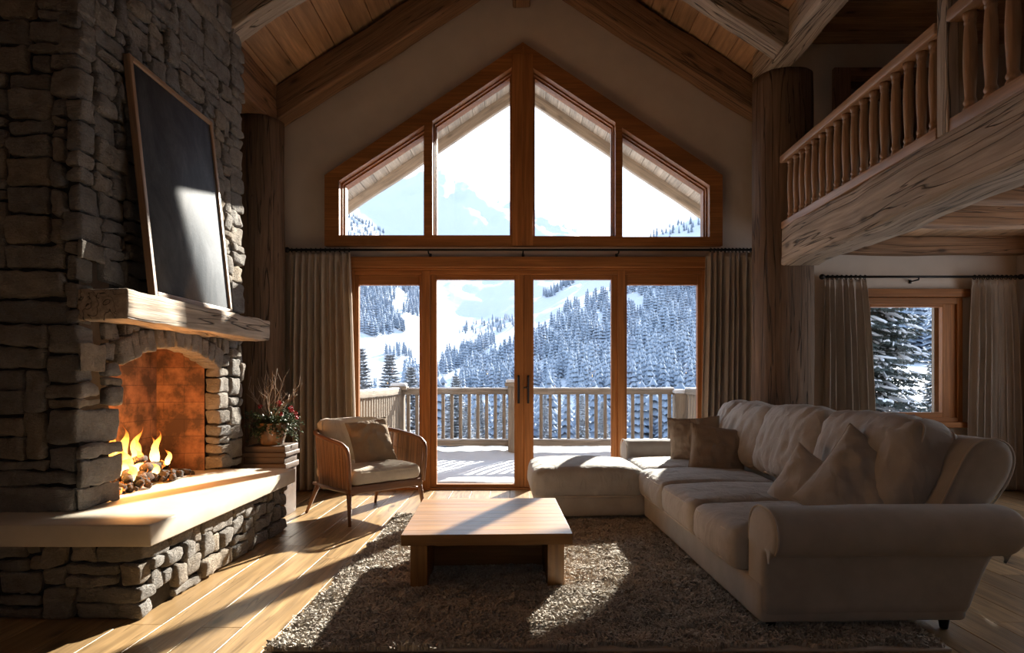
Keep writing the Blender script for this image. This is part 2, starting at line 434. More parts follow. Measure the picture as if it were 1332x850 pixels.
M['farfir'] = conifer_mat('hazed_frosted_conifer', (.14, .185, .25), (.29, .345, .425), .50, .95, .35)  # frost plus distance haze, both put into the pale bluish base colours
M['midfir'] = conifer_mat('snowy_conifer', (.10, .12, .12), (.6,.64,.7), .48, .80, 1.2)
M['frostneedle'] = plain('frosted_needles', (.40, .41, .43), .8, nz=.5, ns=4)
M['needle'] = plain('fir_needles', (.045, .06, .055), .8, nz=.4, ns=6)
M['bark'] = plain('bark', (.07, .05, .04), .9, nz=.4, ns=8, bump=.5)
M['branchsnow'] = plain('branch_snow', (.50, .53, .58), .7)
# ================================================================== ROOM SHELL
YW = 7.2
rng = random.Random(3)
def zr(x): return 6.125-.68*abs(x)
# gable wall with openings
sh = 2.54
px = lambda p: (p-678)/118.0
pz = lambda p: 1.2+(495-p)/118.0
gouter = [(-2.10, 2.68), (-2.10, 3.40), (.02, 4.82), (2.15, 3.40), (2.15, 2.68)]
b = MB()
b.poly([(-3.45, -.1), (-3.45, zr(3.45)), (0, zr(0)), (2.5, zr(2.5)), (2.5, 4.95), (5.5, 4.95), (5.5, -.1), (2.02, -.1), (2.02, 2.5), (-1.90, 2.5), (-1.90, -.1)],
       YW, YW+.28, [gouter[::-1], [(3.80, .80), (3.80, 2.06), (4.80, 2.06), (4.80, .80)], [(3.5, 2.9), (3.5, 4.5), (4.4, 4.5), (4.4, 2.9)]])
st(b.build('wall_far', M['plaster']))
b = MB(); b.box(-3.55, -3.4, -2.6, YW+.2, -.1, 3.9); st(b.build('wall_left', M['plaster']))
b = MB(); b.box(5.46, 5.6, -2.6, 2.8, -.1, 4.95); b.box(5.46, 5.6, 6.4, YW+.2, -.1, 4.95); b.box(5.46, 5.6, 2.8, 6.4, -.1, .75); b.box(5.46, 5.6, 2.8, 6.4, 2.35, 4.95); st(b.build('wall_right', M['plaster']))
b = MB(); b.poly([(-3.5, -.1), (-3.5, 3.75), (0, 6.1), (2.5, 4.43), (2.5, 4.95), (5.6, 4.95), (5.6, -.1)], -2.75, -2.6, [[(-.3, 1.6), (-.3, 2.5), (.7, 2.5), (.7, 1.6)]])
st(b.build('wall_near', M['plaster']))
# floor
b = MB(); b.box(-3.5, 5.55, -2.7, YW+.22, -.15, -.022); st(b.build('floor', M['mortar']))
b = MB(); x = -3.4; k = 0
while x < 5.45:
    w = .205; y = -2.6+(k*0.83) % 2.0-2.0
    while y < YW:
        L = rng.choice([1.8, 2.1, 2.4]); y0 = max(y, -2.6); y1 = min(y+L, YW+.02)
        if y1 > y0+.02: b.box(x+.0012, min(x+w, 5.455)-.0012, y0+.001, y1-.001, -.022, rng.uniform(-.0006, .0006), 'y')
        y += L
    x += w; k += 1
st(b.build('floor', M['oak'], bevel=.0025))
# ceiling boards
def slope_boards(sgn, xa, xb, ya, yb, name, mat):
    b = MB(); th = math.atan(.68); w = .24; n = int((xb-xa)/math.cos(th)/w)+1
    for i in range(n):
        s0 = xa+i*w*math.cos(th); s1 = min(s0+w*math.cos(th), xb)
        if s1-s0 < .02: continue
        V = []
        for xx, dz in ((s0+.003, 0), (s1-.003, 0)):
            for yy in (ya, yb):
                for t_ in (0, .03): V.append((sgn*xx, yy, zr(xx)+t_))
        V = np.array(V); F_ = np.array([(0, 1, 3, 2), (4, 6, 7, 5), (0, 4, 5, 1), (2, 3, 7, 6), (0, 2, 6, 4), (1, 5, 7, 3)])
        if sgn < 0: F_ = F_[:, ::-1]
        b.add(V, F_, b.grain(V, 'y'))
    return st(b.build(name, mat, bevel=.004))
slope_boards(-1, 0.001, 3.5, -2.6, YW+.05, 'ceiling', M['board'])
slope_boards(1, 0.001, 2.52, -2.6, YW+.05, 'ceiling', M['board'])
b = MB(); b.poly([(-3.8, zr(3.8)+.035), (0, zr(0)+.035), (2.55, zr(2.55)+.035), (2.55, 4.99), (5.7, 4.99), (5.7, 5.15), (2.75, 5.15), (0, 6.5), (-3.8, zr(3.8)+.3)], -2.75, YW+.3); st(b.build('roof', M['beamdark']))
b = MB(); y = YW-.01
while y > -2.6:
    b.box(2.52, 5.46, y-.264, y-.004, 4.90, 4.94, 'x'); y -= .268
st(b.build('ceiling', M['board'], bevel=.007))
b = MB(); b.box(2.52, 2.6, -2.6, YW, 4.4, 4.93, 'y'); st(b.build('trim_1', M['beamdark']))
# overhang outside
slope_boards(-1, 0.001, 3.9, YW+.29, 10.95, 'eave_soffit', M['soffit']); slope_boards(1, 0.001, 3.6, YW+.29, 10.95, 'eave_soffit', M['soffit'])
b = MB(); b.poly([(-3.9, zr(3.9)+.035), (0, zr(0)+.035), (3.6, zr(3.6)+.035), (3.6, zr(3.6)+.25), (0, 6.45), (-3.9, zr(3.9)+.25)], YW+.3, 11.0); st(b.build('roof', M['beamdark']))

# ---- hewn beams
def beam(name, p0, p1, w, h, mat, label, group=None, amp=.010, r=.025, cat='beam', seg=.09, kind=None):
    p0 = Vector(p0); p1 = Vector(p1); L = (p1-p0).length; X = (p1-p0).normalized()
    Yv = Vector((0, 0, 1)).cross(X).normalized(); Zv = X.cross(Yv)
    m = Matrix((X, Yv, Zv)).transposed().to_4x4()
    b = MB(); b.rng = random.Random(hash((round(p0.x*7, 2), round(p0.y*5, 2), w)) & 0xffff)
    b.rb((0, 0, 0), (L/2, w/2, h/2), r, (max(6, int(L/seg)), 8, 8), amp, 3.2, 'x')
    V = b.V[0]; b.V[0] = V+np.column_stack([np.zeros(len(V)), fbm(V*[1.3, 0, 0]+[b.rng.random()*9, 0, 0], 1, 2, 2)*.008, fbm(V*[1.3, 0, 0], 1, 5, 2)*.010])
    o = b.build(name, mat, smooth=True, origin=(0, 0, 0)); o.matrix_world = Matrix.Translation((p0+p1)/2) @ m
    o.location = (p0+p1)/2; o.rotation_euler = m.to_euler(); return tag(o, label, cat, group, kind)
zc = lambda x: 5.932-.68*abs(x)
for s_, w_ in ((-1, 'left'), (1, 'right')):
    beam('barge_rafter', (s_*3.8, 10.9, zc(3.8)+.11), (0, 10.9, zc(0)+.11), .1, .2, M['soffit'], 'pale outdoor barge rafter seen through the %s gable panes' % w_, 'barge rafters', amp=.003)
beam('roof_rafter', (-3.15, 7.07, zc(3.15)), (.06, 7.07, zc(-.06)), .25, .318, M['beam'], 'dark brown hewn rafter sloping along the far wall, left of the gable peak', 'roof rafters')
beam('roof_rafter', (-.06, 7.07, zc(-.06)), (2.62, 7.07, zc(2.62)), .25, .318, M['beam'], 'dark brown hewn rafter sloping along the far wall, right of the gable peak', 'roof rafters')
beam('roof_rafter', (-3.1, 5.52, zc(3.1)), (0.06, 5.52, zc(0)), .24, .318, M['beamgrey'], 'weathered rafter crossing the board ceiling above the stone chimney', 'roof rafters')
beam('roof_rafter', (-.06, 5.93, zc(0)), (2.42, 5.93, zc(2.42)), .24, .318, M['beamgrey'], 'weathered rafter butting into the side of the purlin above the right log post', 'roof rafters')
beam('ridge_beam', (.0, -2.5, 5.46), (.0, 7.18, 5.46), .2, .36, M['beam'], 'ridge beam tip showing at the very top of the gable wall', None)
beam('roof_purlin', (2.495, -2.5, 4.38), (2.495, 6.72, 4.38), .23, .35, M['beamgrey'], 'light cracked timber purlin resting on top of the right log post', 'purlins', r=.03)
beam('roof_purlin', (-2.78, 5.75, 4.12), (-2.78, 6.95, 4.12), .38, .42, M['beam'], 'thick reddish timber purlin resting on the left log post behind the chimney', 'purlins', r=.03)
def logpost(name, x, y, r, z1, label, seed):
    b = MB(); n = 44; m = 56
    th = np.linspace(0, 2*PI, n, endpoint=False); zz = np.linspace(0, z1, m)
    T, Z = np.meshgrid(th, zz); P = np.column_stack([np.cos(T.ravel()), np.sin(T.ravel()), Z.ravel()])
    P4 = P.copy(); P4[:, 2] *= .5
    rr = r*(1.02-.02*Z.ravel()/z1)*(1+.035*fbm(P4, 1.2, seed, 2)+.022*fbm(P*[3, 3, .8], 1.6, seed+5, 3))
    # squarish hewn section
    sq = 1/np.maximum(np.abs(np.cos(T.ravel())), np.abs(np.sin(T.ravel())))
    rr = rr*(1+.12*(np.minimum(sq, 1.25)-1.12))
    V = np.column_stack([P[:, 0]*rr, P[:, 1]*rr, Z.ravel()])
    Q = np.array([(i*n+k, i*n+(k+1) % n, (i+1)*n+(k+1) % n, (i+1)*n+k) for i in range(m-1) for k in range(n)])
    b.add(V, Q, b.grain(V, 'z')); b.T.append([(m-1)*n+k for k in range(n)]); b.T.append([k for k in range(n)][::-1])
    o = b.build(name, M['log'], smooth=True, origin=(0, 0, 0)); o.location = (x, y, 0)
    return tag(o, label, 'post', 'log posts')
logpost('log_post', 2.62, 6.55, .285, 4.21, 'massive rough log post between the gable windows and the small side window', 4)
logpost('log_post', -2.77, 6.88, .265, 3.91, 'dark rough log post half hidden behind the stone chimney', 9)
# loft
beam('loft_beam', (2.68, -1.2, 2.475), (2.68, 6.28, 2.475), .36, .355, M['beamgrey'], 'huge weathered squared beam carrying the loft balustrade', None, amp=.012, r=.022)
for y, z, lab in ((7.06, 2.65, 'loft joist lying against the wall above the small side window'), (5.80, 2.65, 'loft joist nearest the small side window, away from the wall'),
               (5.03, 2.65, 'third loft joist out from the wall above the side window'), (4.26, 2.65, 'loft joist nearest the camera, mostly above the big beam')):
    beam('loft_joist', (2.84, y, z), (5.5, y, z), .16, .185, M['beam'], lab, 'loft joists', amp=.004, r=.012)
b = MB(); x = 2.86
while x < 5.45:
    b.box(x+.002, min(x+.2, 5.46)-.002, -1.2, YW, 2.745, 2.80, 'y'); x += .2
st(b.build('loft_floor', M['board'], bevel=.004))
bal = thing('loft_balustrade', 'turned wooden balustrade standing on the loft beam', 'balustrade', (2.55, 5, 2.65))
b = MB()
b.rb((2.55, 5.13, 2.69), (.05, 1.19, .036), .008, (5, 20, 5), .002, 6, 'y'); b.rb((2.55, 1.8, 2.69), (.055, 2.03, .04), .008, (5, 20, 5), .002, 6, 'y')
b.build('bottom_rail', M['balus'], bal, smooth=True)
b = MB()
b.rb((2.55, 5.14, 3.325), (.06, 1.2, .036), .012, (5, 20, 5), .002, 6, 'y'); b.rb((2.55, 1.8, 3.33), (.065, 2.03, .04), .012, (5, 20, 5), .002, 6, 'y')
b.build('handrail', M['balus'], bal, smooth=True)
b = MB(); b.rb((2.548, 3.86, 3.32), (.062, .05, .67), .006, (5, 5, 14), .002, 8, 'z'); b.build('newel_post', M['beamgrey'], bal, smooth=True)
b = MB(); b.rb((2.53, 6.38, 3.02), (.045, .045, .40), .006, (5, 5, 10), .002, 8, 'z'); b.build('newel_post', M['balus'], bal, smooth=True)
prof = [(.024, 0), (.034, .006), (.036, .02), (.030, .032), (.027, .04), (.033, .05), (.034, .06), (.027, .075), (.026, .09), (.030, .15), (.0355, .25), (.036, .33), (.033, .42), (.028, .49), (.026, .505), (.030, .512), (.031, .522), (.026, .53), (.032, .54), (.036, .552), (.036, .572)]
bys = [2.55*850/(p-678) for p in (1020.7, 1028.8, 1036.4, 1044, 1051.7, 1060.5, 1070.3, 1079.6, 1089.8, 1100.8, 1112.2, 1124, 1137, 1150.8, 1165.6, 1182, 1199, 1215.6, 1262, 1289, 1318)]
bys += [bys[-1]-.15*i for i in range(1, 8)]
b = MB(); b.lathe([(r*.92, z*.985) for r, z in prof], 16)
B0 = None
for i, y in enumerate(bys):
    if B0 is None:
        B0 = b.build('baluster', M['balus'], bal, smooth=True, world=False); c = B0
    else: c = B0.copy(); COL.objects.link(c)
    c.location = (0, y-5, .074); 
    if i >= 18: c.scale = (1.12, 1.12, 1)
# ================================================================== WINDOWS
def bars(b, x0, x1, z0, z1, l, r, bo, t, y0, y1):
    b.box(x0, x0+l, y0, y1, z0, z1, 'z'); b.box(x1-r, x1, y0, y1, z0, z1, 'z')
    b.box(x0+l, x1-r, y0, y1, z1-t, z1, 'x')
    if bo: b.box(x0+l, x1-r, y0, y1, z0, z0+bo, 'x')
def pane(x0, x1, z0, z1, y, parent):
    b = MB(); b.box(x0, x1, y, y+.012, z0, z1); return b.build('pane', M['glass'], parent)
# outer trims around the doors
b = MB(); b.box(-1.96, 2.06, 7.10, 7.26, 2.43, 2.545, 'x'); st(b.build('trim_2', M['cedar'], bevel=.006))
b = MB(); b.box(-1.98, 2.08, 7.15, 7.32, 2.405, 2.43, 'x'); st(b.build('trim_3', M['cedar'], bevel=.004))
b = MB(); bars(b, -1.93, 2.03, 0, 2.405, .10, .047, 0, .045, 7.17, 7.34)
b.box(px(549), px(560), 7.16, 7.34, 0, 2.405, 'z'); b.box(px(803), px(812.5), 7.16, 7.34, 0, 2.405, 'z')
st(b.build('trim_4', M['cedar'], bevel=.006))
b = MB(); b.box(-1.93, 2.03, 7.14, 7.42, -.01, .02, 'x'); st(b.build('trim_5', M['cedar'], bevel=.005))
def leaf(name, x0, x1, z0, z1, l, r, bo, t, y0=7.19, y1=7.26, hx=None):
    b = MB(); bars(b, x0, x1, z0, z1, l, r, bo, t, y0, y1)
    o = st(b.build(name, M['cedar'], bevel=.005)); pane(x0+l-.005, x1-r+.005, z0+bo-.005, z1-t+.005, (y0+y1)/2, o)
    if hx:
        h = MB(); h.rb((hx, y0-.006, 1.10), (.012, .007, .155), .005, (5, 5, 8), 0)
        h.tube([(hx, y0-.01, .99), (hx, y0-.055, .99), (hx, y0-.058, 1.03), (hx, y0-.058, 1.2), (hx, y0-.055, 1.23), (hx, y0-.01, 1.23)], .008, 8)
        h.build('handle', M['iron'], o, smooth=True)
    return o
leaf('door_1', px(560), px(681.2), .02, 2.36, .068, px(681.2)-px(669), .035, .05, hx=px(674.6))
d2 = leaf('door_2', px(681.4), px(803), .02, 2.36, px(694)-px(681.4), .068, .035, .05, hx=px(687))
h = MB(); h.tube([(px(687), 7.17, 1.12), (px(687), 7.13, 1.12)], .012, 10); h.tube([(px(687), 7.13, 1.12), (px(681), 7.128, 1.12)], .01, 8); h.build('knob', M['steel'], d2, smooth=True)
leaf('window_1', -1.835, px(549)+.002, .02, 2.36, .045, .03, .17, .11)
leaf('window_2', px(812)-.002, 1.985, .02, 2.36, .03, .045, .17, .11)
b = MB(); b.box(px(681.3)-.02, px(681.3)+.02, 7.255, 7.275, .02, 2.36, 'z'); st(b.build('trim_15', M['cedar']))
# gable window: casing, four lights
P1 = [(px(447), pz(305)), (px(447), pz(240)), (px(550), pz(173)), (px(550), pz(305))]
P2 = [(px(567), pz(305)), (px(567), pz(163)), (px(663), pz(98)), (px(663), pz(305))]
P3 = [(px(696), pz(306)), (px(696), pz(99)), (px(796), pz(165)), (px(796), pz(306))]
P4 = [(px(811), pz(307)), (px(811), pz(176)), (px(917), pz(246)), (px(917), pz(307))]
def grow(P, d): 
    xs = [p[0] for p in P]; x0, x1 = min(xs), max(xs); k = .667 if P[2][1] > P[1][1] else -.667
    s = d*1.2
    return [(x0-d, P[0][1]-d), (x0-d, P[1][1]+s-k*d), (x1+d, P[2][1]+s+k*d), (x1+d, P[3][1]-d)]
casing = [(px(425), pz(322)), (px(425), pz(231)), (px(680), pz(60)), (px(937), pz(231)), (px(937), pz(322))]
b = MB(); b.poly(casing, 7.12, 7.22, [grow(P, .028)[::-1] for P in (P1, P2, P3, P4)]); st(b.build('trim_6', M['cedar'], bevel=.006))
b = MB(); b.poly([(px(430), pz(319)), (px(430), pz(234)), (px(680), pz(66)), (px(932), pz(234)), (px(932), pz(319))], 7.22, 7.44, [grow(P, .014)[::-1] for P in (P1, P2, P3, P4)]); st(b.build('trim_7', M['cedar'], bevel=.004))
b = MB(); b.box(px(679.5)-.006, px(679.5)+.02, 7.105, 7.13, pz(322), pz(66), 'z'); b.box(px(666), px(693), 7.112, 7.16, pz(322), pz(75), 'z'); st(b.build('trim_8', M['cedar'], bevel=.004))
for i, P in enumerate((P1, P2, P3, P4)):
    b = MB(); b.poly(grow(P, .015), 7.27, 7.34, [P[::-1]]); o = st(b.build('window_%d' % (i+3), M['cedar'], bevel=.003))
    b = MB(); b.poly(grow(P, .005), 7.30, 7.31); b.build('pane', M['glass'], o)
# side window
b = MB(); bars(b, px(1122), px(1249), pz(549), pz(388), .045, .06, .05, .07, 7.16, 7.40)
st(b.build('trim_9', M['cedar'], bevel=.005))
b = MB(); b.box(px(1118), px(1256), 7.12, 7.24, pz(387.5), pz(377), 'x'); st(b.build('trim_10', M['cedar'], bevel=.005))
b = MB(); b.box(px(1124), px(1252), 7.10, 7.26, pz(556), pz(549), 'x'); st(b.build('trim_11', M['cedar'], bevel=.006))
o = leaf('window_7', px(1126.5), px(1243), pz(545), pz(391), .045, .15, .07, .075, 7.19, 7.26)
h = MB(); h.rb((px(1177), 7.182, pz(541)), (.045, .008, .012), .005, (8, 5, 5), 0); h.tube([(px(1174), 7.17, pz(541)), (px(1174), 7.15, pz(541)), (px(1186), 7.148, pz(540))], .008, 8); h.build('handle', M['iron'], o, smooth=True)
# outside reveal of side window (pale)
b = MB(); b.box(4.69, 4.80, 7.42, 7.47, pz(545), pz(391), 'z'); st(b.build('trim_12', M['soffit'], bevel=.004))
# loft opening in the far wall
b = MB(); bars(b, px(1082), px(1214), 2.82, pz(91), .18, .18, .1, .15, 7.14, 7.34); st(b.build('trim_13', M['beam'], bevel=.005))
b = MB(); b.box(3.5, 4.4, 7.35, 7.40, 4.36, 4.5, 'x'); st(b.build('trim_14', M['soffit'], bevel=.004))
b = MB(); b.box(3.5, 4.4, 7.42, 7.47, 2.85, 4.5, 'z'); st(b.build('door_3', M['plaster']))
b = MB()
for q in ((2.8, 2.86, .75, 2.35), (6.34, 6.4, .75, 2.35), (4.57, 4.63, .75, 2.35)): b.box(5.44, 5.56, *q, 'z')
b.box(5.44, 5.56, 2.86, 6.34, .75, .81, 'y'); b.box(5.44, 5.56, 2.86, 6.34, 2.29, 2.35, 'y'); o = st(b.build('window_9', M['cedar']))  # added unseen window, brings fill daylight under the loft
b = MB(); b.box(5.5, 5.512, 2.85, 6.35, .8, 2.3); b.build('pane', M['glass'], o)
# unseen near wall window, added to let fill daylight in behind the viewpoint
b = MB(); bars(b, -.3, .7, 1.6, 2.5, .06, .06, .06, .06, -2.72, -2.62); b.box(.18, .22, -2.72, -2.62, 1.66, 2.44, 'z'); o = st(b.build('window_8', M['cedar'])); pane(-.25, .65, 1.65, 2.45, -2.68, o)

# ================================================================== FIREPLACE
X0, YN, YF = -2.385, 3.54, 5.64
def pack(nu, nz, mask, rr, hs=(3, 9), ws=(6, 22), corner=None):
    occ = ~mask; out = []
    while True:
        free = np.argwhere(~occ.T)      # sorted by z then u
        if not len(free): break
        z, u = free[0]
        e_ = u
        while e_ < nu and not occ[e_, z]: e_ += 1
        gap = e_-u
        w = rr.randint(*ws); hmax = rr.randint(*hs)
        if rr.random() < .35: w = max(ws[0], w//2)
        if rr.random() < .07: hmax = hmax+5
        if w > hmax*5: w = hmax*5
        if gap-w < 4: w = gap
        w = min(w, gap)
        if corner is not None and u < corner < u+w:
            if u+w-corner < 5: w = min(gap, corner+rr.randint(5, 14)-u)
            if corner-u < 5 and u > 0: pass
        h = 1
        while h < hmax and z+h < nz and not occ[u:u+w, z+h].any(): h += 1
        if z+h < nz and nz-(z+h) < 3 and not occ[u:u+w, z+h:nz].any(): h = nz-z
        occ[u:u+w, z:z+h] = True; out.append((u, z, w, h))
    return out
def stonewall(b, x0, yn, ulen_near, ulen_front, z0, z1, maskf, seed, cell=.02, dep=.15, hs=(3, 8), ws=(9, 30), deepf=None):
    rr = random.Random(seed); nn = int(round(ulen_near/cell)); nf = int(round(ulen_front/cell)); nz = int(round((z1-z0)/cell))
    mask = np.ones((nn+nf, nz), bool)
    for i in range(nn+nf):
        for k in range(nz):
            if not maskf((i+.5-nn)*cell, z0+(k+.5)*cell): mask[i, k] = False
    g = .0062
    for (u, z, w, h) in pack(nn+nf, nz, mask, rr, hs, ws, nn):
        a0, a1 = (u-nn)*cell, (u+w-nn)*cell; b0, b1 = z0+z*cell, z0+(z+h)*cell
        d = dep; ins = rr.uniform(-.022, .004)
        if a1 <= 0: bx = [x0+a0, x0+a1, yn-ins*.6, yn+d]
        elif a0 >= 0:
            dd = deepf(a0, a1, (b0+b1)/2) if deepf else d
            bx = [x0-dd, x0+ins, yn+a0, yn+a1]
        else: bx = [x0+a0, x0+ins, yn-ins*.6, yn+a1]
        H = ((bx[1]-bx[0])/2-g*(a1 <= 0 or a0 < 0)*.9, (bx[3]-bx[2])/2-g, (b1-b0)/2-g)
        c = ((bx[0]+bx[1])/2, (bx[2]+bx[3])/2, (b0+b1)/2)
        if min(H) < .004: continue
        n = tuple(int(max(6, min(22, q*2/.02))) for q in H)
        b.rb(c, H, min(.018, min(H)*.5), n, .012, 15, 'x', rnd=rr.random(), warp=min(.011, min(H)*.3))
fp = thing('fireplace', 'dark grey stone fireplace with tall chimney breast and a raised hearth', 'fireplace', (-2.4, 4.5, 0))
AY0, AY1, ZS, ZA = 3.91, 5.19, 1.29, 1.42
def arch(y):
    t = (y-(AY0+AY1)/2)/((AY1-AY0)/2)
    return ZS+(ZA-ZS)*(1-t*t) if abs(t) <= 1 else 0
def chm(u, z):
    if z > zr(X0+min(u, 0))-.05: return False
    if u > 0:
        y = YN+u
        if AY0 <= y <= AY1 and z < arch(y)+.155: return False
        if (AY0-.05 < y < AY1+.05) and ZS+.02 < z < ZS+.13: return False
    return True
def deep(a0, a1, z):
    if z < ZS+.02 and (abs(YN+a1-AY0) < .03 or abs(YN+a0-AY1) < .03): return .135
    return .13
b = MB(); stonewall(b, X0, YN, .96, YF-YN, .485, 4.50, chm, 11, deepf=deep)
# arch stones
t0 = AY0-.03; k = 0; rr = random.Random(5)
while t0 < AY1+.02:
    w = rr.choice([.085, .10, .13, .07]); 
    if t0+w > AY1-.01: w = AY1+.04-t0
    yc = t0+w/2; t_ = (yc-4.55)/.64; zb = arch(min(max(yc, AY0+.001), AY1-.001)); h_ = rr.uniform(.14, .155)
    sl = -2*(ZA-ZS)*t_/.64
    b.rb((X0-.07+rr.uniform(-.005, .005), yc, zb+h_/2), (.075, w/2-.004, h_/2), .016, (6, 6, 8), .006, 16, 'x', M=rot(math.atan(sl)*.9), rnd=rr.random(), warp=.006)
    t0 += w
b.build('chimney_stones', M['stone'], fp, smooth=True)
b = MB()
core = lambda z: [(-3.36, z), (-3.36, zr(3.36)-.03), (X0-.045, zr(X0-.045)-.02), (X0-.045, z)]
b.poly(core(.485), YN+.05, AY0-.06); b.poly(core(.485), AY1+.06, YF-.05); b.poly(core(1.56), AY0-.06, AY1+.06); b.box(-3.38, -2.93, AY0-.06, AY1+.06, .485, 1.56)
b.box(-3.38, -1.93, 3.31, 5.24, 0, .372)
b.build('mortar_core', M['mortar'], fp)
b = MB()
def bq(P, uv): b.add(np.array(P, float), np.array([(0, 1, 2, 3)]), np.array([(u, v, 0) for u, v in uv]))
xb, xf_, ya, yb_ = -2.88, -2.515, AY0+.0, AY1-.0
bq([(xb, ya, .485), (xb, yb_-.03, .485), (xb, yb_-.03, 1.6), (xb, ya, 1.6)], [(0, 0), (1.28, 0), (1.28, 1.11), (0, 1.11)])
bq([(xb, yb_-.03, .485), (xf_, yb_-.0, .485), (xf_, yb_-.0, 1.6), (xb, yb_-.03, 1.6)], [(3, 0), (3.4, 0), (3.4, 1.11), (3, 1.11)])
bq([(xf_, ya, .485), (xb, ya, .485), (xb, ya, 1.6), (xf_, ya, 1.6)], [(5, 0), (5.4, 0), (5.4, 1.11), (5, 1.11)])
bq([(xb, ya, 1.59), (xb, yb_, 1.59), (X0-.1, yb_, 1.59), (X0-.1, ya, 1.59)], [(7, 0), (8.3, 0), (8.3, .4), (7, .4)])
b.build('firebox', M['brick'], fp)
b = MB(); b.rb((-2.62, 4.51, .43), (.79, 1.0, .056), .008, (8, 8, 5), 0, 1, 'y'); V = b.V[0]
b = MB(); b.rb(((-3.37-1.83)/2, (3.225+5.30)/2, .43), ((3.37-1.83)/2, (5.30-3.225)/2, .055), .008, (14, 20, 5), .0022, 5, 'y')
b.build('hearth_slab', M['limestone'], fp, smooth=True)
b = MB(); stonewall(b, -1.885, 3.265, 1.46, 2.02, 0.0, .372, lambda u, z: True, 23, hs=(3, 6), ws=(6, 22), dep=.14)
b.build('hearth_stones', M['stone'], fp, smooth=True)
b = MB(); b.rb((-2.285, 4.57, 1.618), (.14, 1.01, .085), .012, (10, 40, 8), .010, 7, 'y')
mant = b.build('mantel_beam', M['beamgrey'], fp, smooth=True)
# fire
pl = NT('charred_wood'); o_ = pl.n('TexCoord').outputs['Object']; n_ = pl.noise(o_, 22, 5, .7)
pl.col(pl.ramp(n_, [(.4, (.012, .01, .009)), (.7, (.10, .06, .035))])); pl.rough(.9)
em = pl.ramp(pl.noise(o_, 14, 3, .7), [(.60, (0, 0, 0)), (.72, (1, .22, .03))]); pl.l(em, pl.b.inputs['Emission Color']); pl.b.inputs['Emission Strength'].default_value = 2.5; pl.bump(n_, .8, .01); M['char'] = pl.m
fl = NT('flame'); a_ = fl.attr('gc').outputs['Vector']; sp = fl.n('SeparateXYZ'); fl.l(a_, sp.inputs[0])
ec = fl.ramp(sp.outputs['X'], [(0, (1, .62, .20)), (.35, (1, .50, .10)), (.75, (1, .26, .03)), (1, (.9, .12, .01))])
emn = fl.n('Emission'); fl.l(ec, emn.inputs[0]); fl.l(fl.ramp(sp.outputs['X'], [(0, (1, 1, 1)), (.5, (.55, .55, .55)), (1, (.2, .2, .2))]), (mm := fl.n('Math', operation='MULTIPLY')).inputs[0]); mm.inputs[1].default_value = 4.2
fl.l(mm.outputs[0], emn.inputs[1]); tr_ = fl.n('BsdfTransparent'); mx_ = fl.n('MixShader')
op = fl.math('MULTIPLY', fl.ramp(fl.noise(fl.n('TexCoord').outputs['Object'], 16, 3, .6), [(.32, (.35, .35, .35)), (.55, (.95, .95, .95))]), fl.ramp(sp.outputs['X'], [(0, (.9, .9, .9)), (.6, (.8, .8, .8)), (1, (.15, .15, .15))]))
fl.l(op, mx_.inputs[0]); fl.l(tr_.outputs[0], mx_.inputs[1]); fl.l(emn.outputs[0], mx_.inputs[2]); fl.l(mx_.outputs[0], fl.out.inputs[0]); M['flame'] = fl.m
rr = random.Random(2)
b = MB()
for i in range(330):
    a = rr.uniform(-1, 1); x = -2.64+rr.gauss(0, .085); y = 4.45+a*.5; s = rr.uniform(.012, .03)
    if x > -2.44 or x < -2.82: continue
    z = .49+rr.uniform(0, .06)*(1-abs(a))+s*.5
    b.rb((x, y, z), (s, s*rr.uniform(.7, 1.3), s*.8), s*.5, (5, 5, 5), .004, 30, M=rot(rr.random()*6, rr.random()*6, 0))
tag(b.build('ember_bed', M['char'], smooth=True), 'bed of black charcoal and glowing embers on the firebox floor', 'embers', kind='stuff')
logs = [((-2.60, 4.02, .545), (-2.72, 4.52, .60), .036, 'charred log lying lengthwise at the near side of the fire'), ((-2.52, 4.18, .535), (-2.76, 4.55, .66), .032, 'charred log leaning up to the middle of the fire'),
        ((-2.50, 4.35, .53), (-2.78, 4.62, .62), .030, 'short charred log pointing out of the fire towards the room'), ((-2.56, 4.42, .60), (-2.70, 4.98, .56), .034, 'charred log lying at the far side of the fire'),
        ((-2.74, 4.1, .62), (-2.58, 4.5, .665), .028, 'thin charred log laid across the top of the pile')]
for p, q, r, lab in logs:
    b = MB(); P = [np.array(p)*(1-t)+np.array(q)*t+np.array([rr.uniform(-.006, .006)]*3) for t in np.linspace(0, 1, 9)]
    b.tube(P, [r*.8]+[r*rr.uniform(.85, 1.1) for _ in range(7)]+[r*.8], 12)
    tag(b.build('firewood_log', M['char'], smooth=True), lab, 'log', 'burning logs')
fire = thing('fire', 'bright yellow and orange flames burning over the logs', 'fire', (-2.66, 4.35, .58))
